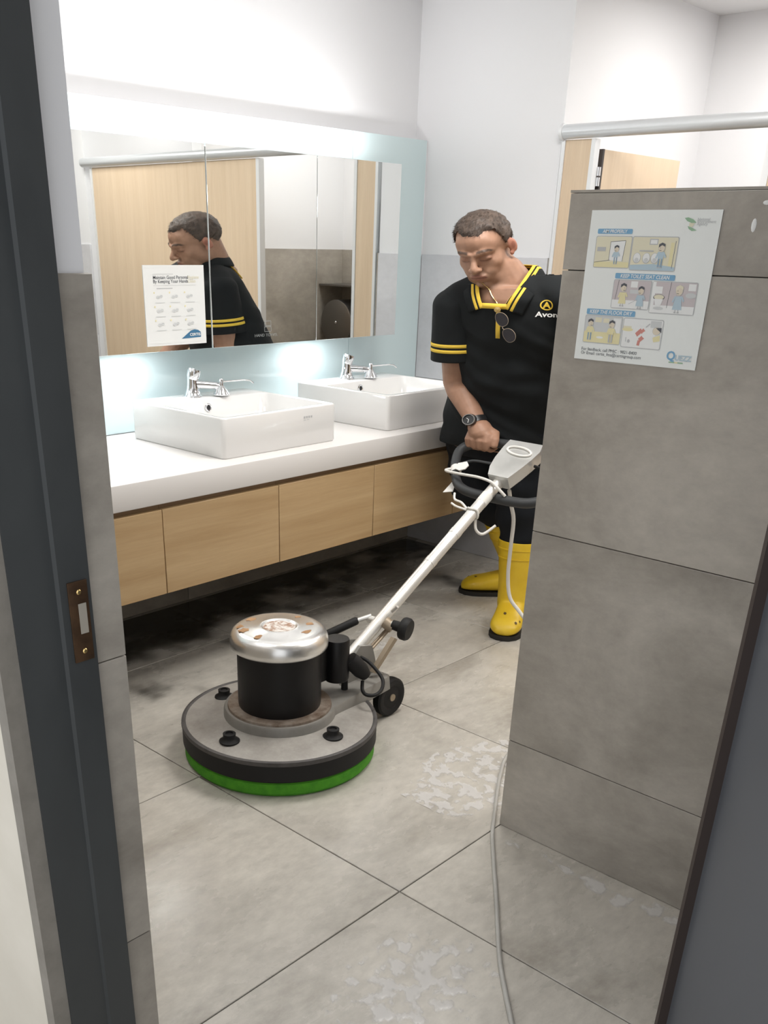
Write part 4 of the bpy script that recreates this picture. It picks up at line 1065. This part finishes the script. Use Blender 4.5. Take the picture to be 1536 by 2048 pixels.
# chest logo on his left: ring with an A, and the name below
lc = .134
def lp_(p): return broad(on_shirt(p, -tf, .0025))
def logo_pt(u, v): return Vector((2.31, 1.637, 1.311 + v)) + tl * (lc + u) + tf * .4
nb = bmesh.new(); ri, ro = [], []
for k in range(28):
    a = 2 * pi * k / 28
    ri.append(nb.verts.new(lp_(logo_pt(.0140 * cos(a), .0140 * sin(a))))); ro.append(nb.verts.new(lp_(logo_pt(.0175 * cos(a), .0175 * sin(a)))))
for k in range(28): nb.faces.new((ri[k], ri[(k + 1) % 28], ro[(k + 1) % 28], ro[k]))
me_ = bpy.data.meshes.new('emblem_ring'); nb.to_mesh(me_); nb.free(); obj('emblem_ring', me_, 'shirt_yellow', shirt, False)
text_mesh('A', .027, logo_pt(-.0092, -.0095), tl, (0, 0, 1), 'shirt_yellow', 'emblem_letter', shirt, bold=.0012, proj=lp_)
text_mesh('Avon', .0245, logo_pt(-.026, -.040), tl * 1.0, Vector((0, 0, 1)), 'white_thread', 'shirt_lettering', shirt, bold=.0006, proj=lp_)
# yellow stitched script across the back of his right shoulder
pts_ = []; bd = Vector((.62, .78, .05)).normalized(); bs = bd.cross(Vector((0, 0, 1))).normalized()
for k in range(40):
    t = k / 39; q0_ = Vector((2.330, 1.715, 1.392 - .062 * t)) + bs * (.006 * sin(k * 2.1) - .010 * t)
    h = tree_full.ray_cast(q0_ + bd * .4, -bd)
    if h[0] is not None: pts_.append(h[0] + bd * .004)
if len(pts_) > 4: B().tube(pts_, .0028, 6).map(lambda p: broad(p)).done('back_stitching', 'shirt_yellow', shirt)

# trousers
tr = B()
tr.rings([ringpts(c, hw, hd) for c, hw, hd in (((2.422, 1.692, .70), .170, .118), ((2.418, 1.690, .80), .180, .126), ((2.412, 1.688, .88), .178, .128), ((2.40, 1.682, .94), .170, .126))])
for Lg, s_ in ((LEGR, 1), (LEGL, -1)):
    tr.tube([Lg[0] + Vector((0, .012 * s_, .0)), Lg[0].lerp(Lg[1], .45) + Vector((0, .012 * s_, 0)), Lg[1], Lg[1].lerp(Lg[2], .55), Lg[2] - Vector((0, 0, .01))], [.112, .104, .084, .076, .066], 22, True)
tme = fuse(tr, .008, 8, .6)
for v in tme.vertices:
    p = v.co; v.co = p + v.normal * (.006 * noise.noise((p.x * 10, p.y * 10, p.z * 14)) + .003 * sin(p.z * 55 + p.y * 20))
tro = finish(tme, 'trousers', 'trouser_black', person)

# rubber boots
def boot(ank, top, toe_dir, toe_len, heel_len):
    td = Vector((toe_dir[0], toe_dir[1], 0)).normalized(); tn = Vector((0, 0, 1)).cross(td)
    base_ = Vector((ank.x, ank.y, 0))
    bb = B()
    a0 = base_ + Vector((0, 0, .09))
    bb.tube([base_ + td * -.01 + Vector((0, 0, .055)), a0, a0.lerp(top, .35), a0.lerp(top, .7), top], [.050, .052, .055, .064, .072], 24, False)
    secs = []
    for t, hw, hh in ((-heel_len, .030, .050), (-heel_len + .018, .042, .085), (-.01, .046, .115), (toe_len * .22, .046, .122), (toe_len * .45, .047, .103), (toe_len * .64, .050, .086), (toe_len * .79, .049, .078), (toe_len * .91, .040, .063), (toe_len * .985, .022, .044)):
        ring_ = []
        for k in range(20):
            a = 2 * pi * k / 20; y = math.copysign(abs(cos(a)) ** .75, cos(a)) * hw; z = .018 + (hh - .018) * (.5 + .5 * math.copysign(abs(sin(a)) ** .8, sin(a)))
            ring_.append(base_ + td * t + tn * y + Vector((0, 0, z)))
        secs.append(ring_)
    bb.rings(secs)
    me_ = fuse(bb, .005, 14, .6)
    bm_ = bmesh.new(); bm_.from_mesh(me_); bpy.data.meshes.remove(me_)
    ax_ = (top - a0).normalized()
    bmesh.ops.bisect_plane(bm_, geom=bm_.faces[:] + bm_.edges[:] + bm_.verts[:], plane_co=top - ax_ * .004, plane_no=Vector((ax_.x * .3, ax_.y * .3, ax_.z)), clear_outer=True)
    me_ = bpy.data.meshes.new('rubber_boot'); bm_.to_mesh(me_); bm_.free()
    bo = finish(me_, 'rubber_boot', 'boot_yellow', person); s_ = bo.modifiers.new('thickness', 'SOLIDIFY'); s_.thickness = .004; s_.offset = -1
    # sole with heel
    prof = [(-heel_len - .004, .0), (-heel_len + .004, .028), (-heel_len + .02, .042), (-.01, .046), (toe_len * .25, .045), (toe_len * .48, .049), (toe_len * .66, .053), (toe_len * .80, .052), (toe_len * .93, .042), (toe_len + .004, .020), (toe_len + .007, 0)]
    prof = [(t * .985, w_ * .95) for t, w_ in prof]
    outl = [base_ + td * t + tn * w_ for t, w_ in prof] + [base_ + td * t - tn * w_ for t, w_ in prof[-2:0:-1]]
    so_ = B().rings([[broad(p + Vector((0, 0, z))) for p in outl] for z in (.0006, .019)]).done('sole', 'boot_sole', bo, angle=40)
    # raised bands near the top
    for q in (.72, .86):
        c_ = a0.lerp(top, q); r_ = (.064 + (.072 - .064) * (q - .7) / .3) + .0012
        B().tube([c_ - ax_ * .0022, c_ + ax_ * .0022], r_, 32).map(lambda p: broad(p)).done('boot_band', 'boot_yellow', bo)
    # scuffs
    tr_ = BVHTree.FromPolygons([v.co.copy() for v in bo.data.vertices], [p.vertices[:] for p in bo.data.polygons])
    for k in range(15):
        t = toe_len - .02 - .09 * random.random(); s0 = random.uniform(-.2, 1) * (1 if toe_dir[1] < 0 else -1); c_ = base_ + td * t + tn * (.05 * s0) + Vector((0, 0, .028 + .035 * random.random()))
        o_ = broad(c_); best = tr_.find_nearest(o_)
        if best[0] is None: continue
        nn_ = best[1]; u_ = nn_.orthogonal().normalized(); v_ = nn_.cross(u_); r_ = random.uniform(.005, .012)
        poly = [best[0] + nn_ * .0012 + (u_ * cos(a) * r_ * random.uniform(.4, 1.5) + v_ * sin(a) * r_ * random.uniform(.3, .9)) for a in [2 * pi * i / 9 for i in range(9)]]
        B().prism(poly, nn_ * .0006).done('scuff', 'boot_scuff', bo, smooth=False)
    return bo
boot(LEGR[3], LEGR[2], (-.62, .78), .205, .062)
boot(LEGL[3], LEGL[2], (-.85, -.42), .110 + .06, .075)

# wristwatch on his right wrist
wd = (WRR - ELR).normalized(); wc = WRR - wd * .006
wn = (Vector((-.75, .12, .55)) - wd * Vector((-.75, .12, .55)).dot(wd)).normalized(); ws = wd.cross(wn)
st_ = B().rings([[broad(wc + wd * h_ + (wn * cos(a) * .0325 + ws * sin(a) * .034)) for a in [2 * pi * k / 28 for k in range(28)]] for h_ in (-.011, -.008, .008, .011)]).done('wristwatch', 'watch_black', person)
part_label(st_, 'black wristwatch')
dc = wc + wn * .032
case = B().lathe((0, 0, 0), [(0, 0), (.021, 0), (.0225, .004), (.0215, .010), (.018, .0115), (.0175, .0095), (0, .0095)], 28, axis=wn).map(lambda p: broad(p + dc)).done('case', 'watch_black', st_)
B().lathe((0, 0, 0), [(.0178, .0112), (.0215, .0098), (.0205, .0128), (.0178, .0128), (.0178, .0112)], 28, axis=wn, cap=False).map(lambda p: broad(p + dc)).done('bezel', 'stainless', st_)
for a_, l_ in ((.6, .012), (2.7, .009)):
    q = dc + wn * .0105
    B().tube([q, q + (wd * cos(a_) + ws * sin(a_)) * l_], .0008, 6).map(lambda p: broad(p)).done('watch_hand', 'white_thread', st_)

# gold chain with a pendant
tb = BVHTree.FromPolygons([Vector((v.co.x / BR.x, v.co.y / BR.y, v.co.z)) for v in person.data.vertices], [p.vertices[:] for p in person.data.polygons])
ch = []
for sd, z_ in ((-.044, 1.376), (-.030, 1.356), (-.020, 1.338), (-.012, 1.326), (.002, 1.306), (.012, 1.296), (.022, 1.306), (.032, 1.326), (.038, 1.338)):
    o_ = Vector((VC.x, VC.y, z_)) + tl * sd + tf * (.115 if z_ > 1.34 else .3)
    h = tb.ray_cast(o_, -tf)
    ch.append((h[0] + tf * .003) if h[0] else o_ - tf * .2)
ch[5] = chest(.012, 1.296, .010)
nk = B().tube(catmull(ch, 4), .0017, 6).map(lambda p: broad(p)).done('necklace', 'gold', person)
B().lathe((0, 0, 0), [(0, 0), (.0095, 0), (.0095, .003), (0, .0036)], 20, axis=tf).map(lambda p: broad(p + chest(.012, 1.290, .009))).done('pendant', 'gold', nk)

# sunglasses hooked into the open collar
c_ = broad(chest(.034, 1.235, .016))
sg = thing('sunglasses', c_, 'dark sunglasses hanging from the collar of the black polo shirt', 'sunglasses')
dg_ = (tl * .42 - Vector((0, 0, 1)) * .9).normalized(); px_ = dg_.cross(tf).normalized()
sgo = chest(.040, 1.232, .020)
def SG(u, v, n_): return broad(sgo + dg_ * u + px_ * v + tf * n_)
for s_ in (-1, 1):
    lensp = [(.029 * s_ + .0235 * cos(a) * (1 + .12 * sin(a)), .0165 * math.copysign(abs(sin(a)) ** .8, sin(a))) for a in [2 * pi * k / 26 for k in range(26)]]
    B().rings([[SG(u, v, 0) for u, v in lensp], [SG(u, v, .0018) for u, v in lensp]]).done('lens', 'lens_dark', sg, smooth=False)
    B().tube([SG(u * 1.0, v, .001) for u, v in lensp + lensp[:1]], .0013, 6).done('rim', 'tan_steel', sg)
    B().tube([SG(.053 * s_, .004, 0), SG(.053 * s_, .006, -.012), SG(.030 * s_, .012, -.017)], .0014, 6).done('temple_arm', 'gold', sg)
B().tube([SG(-.006, .006, .001), SG(0, .009, .002), SG(.006, .006, .001)], .0014, 6).done('bridge', 'tan_steel', sg)
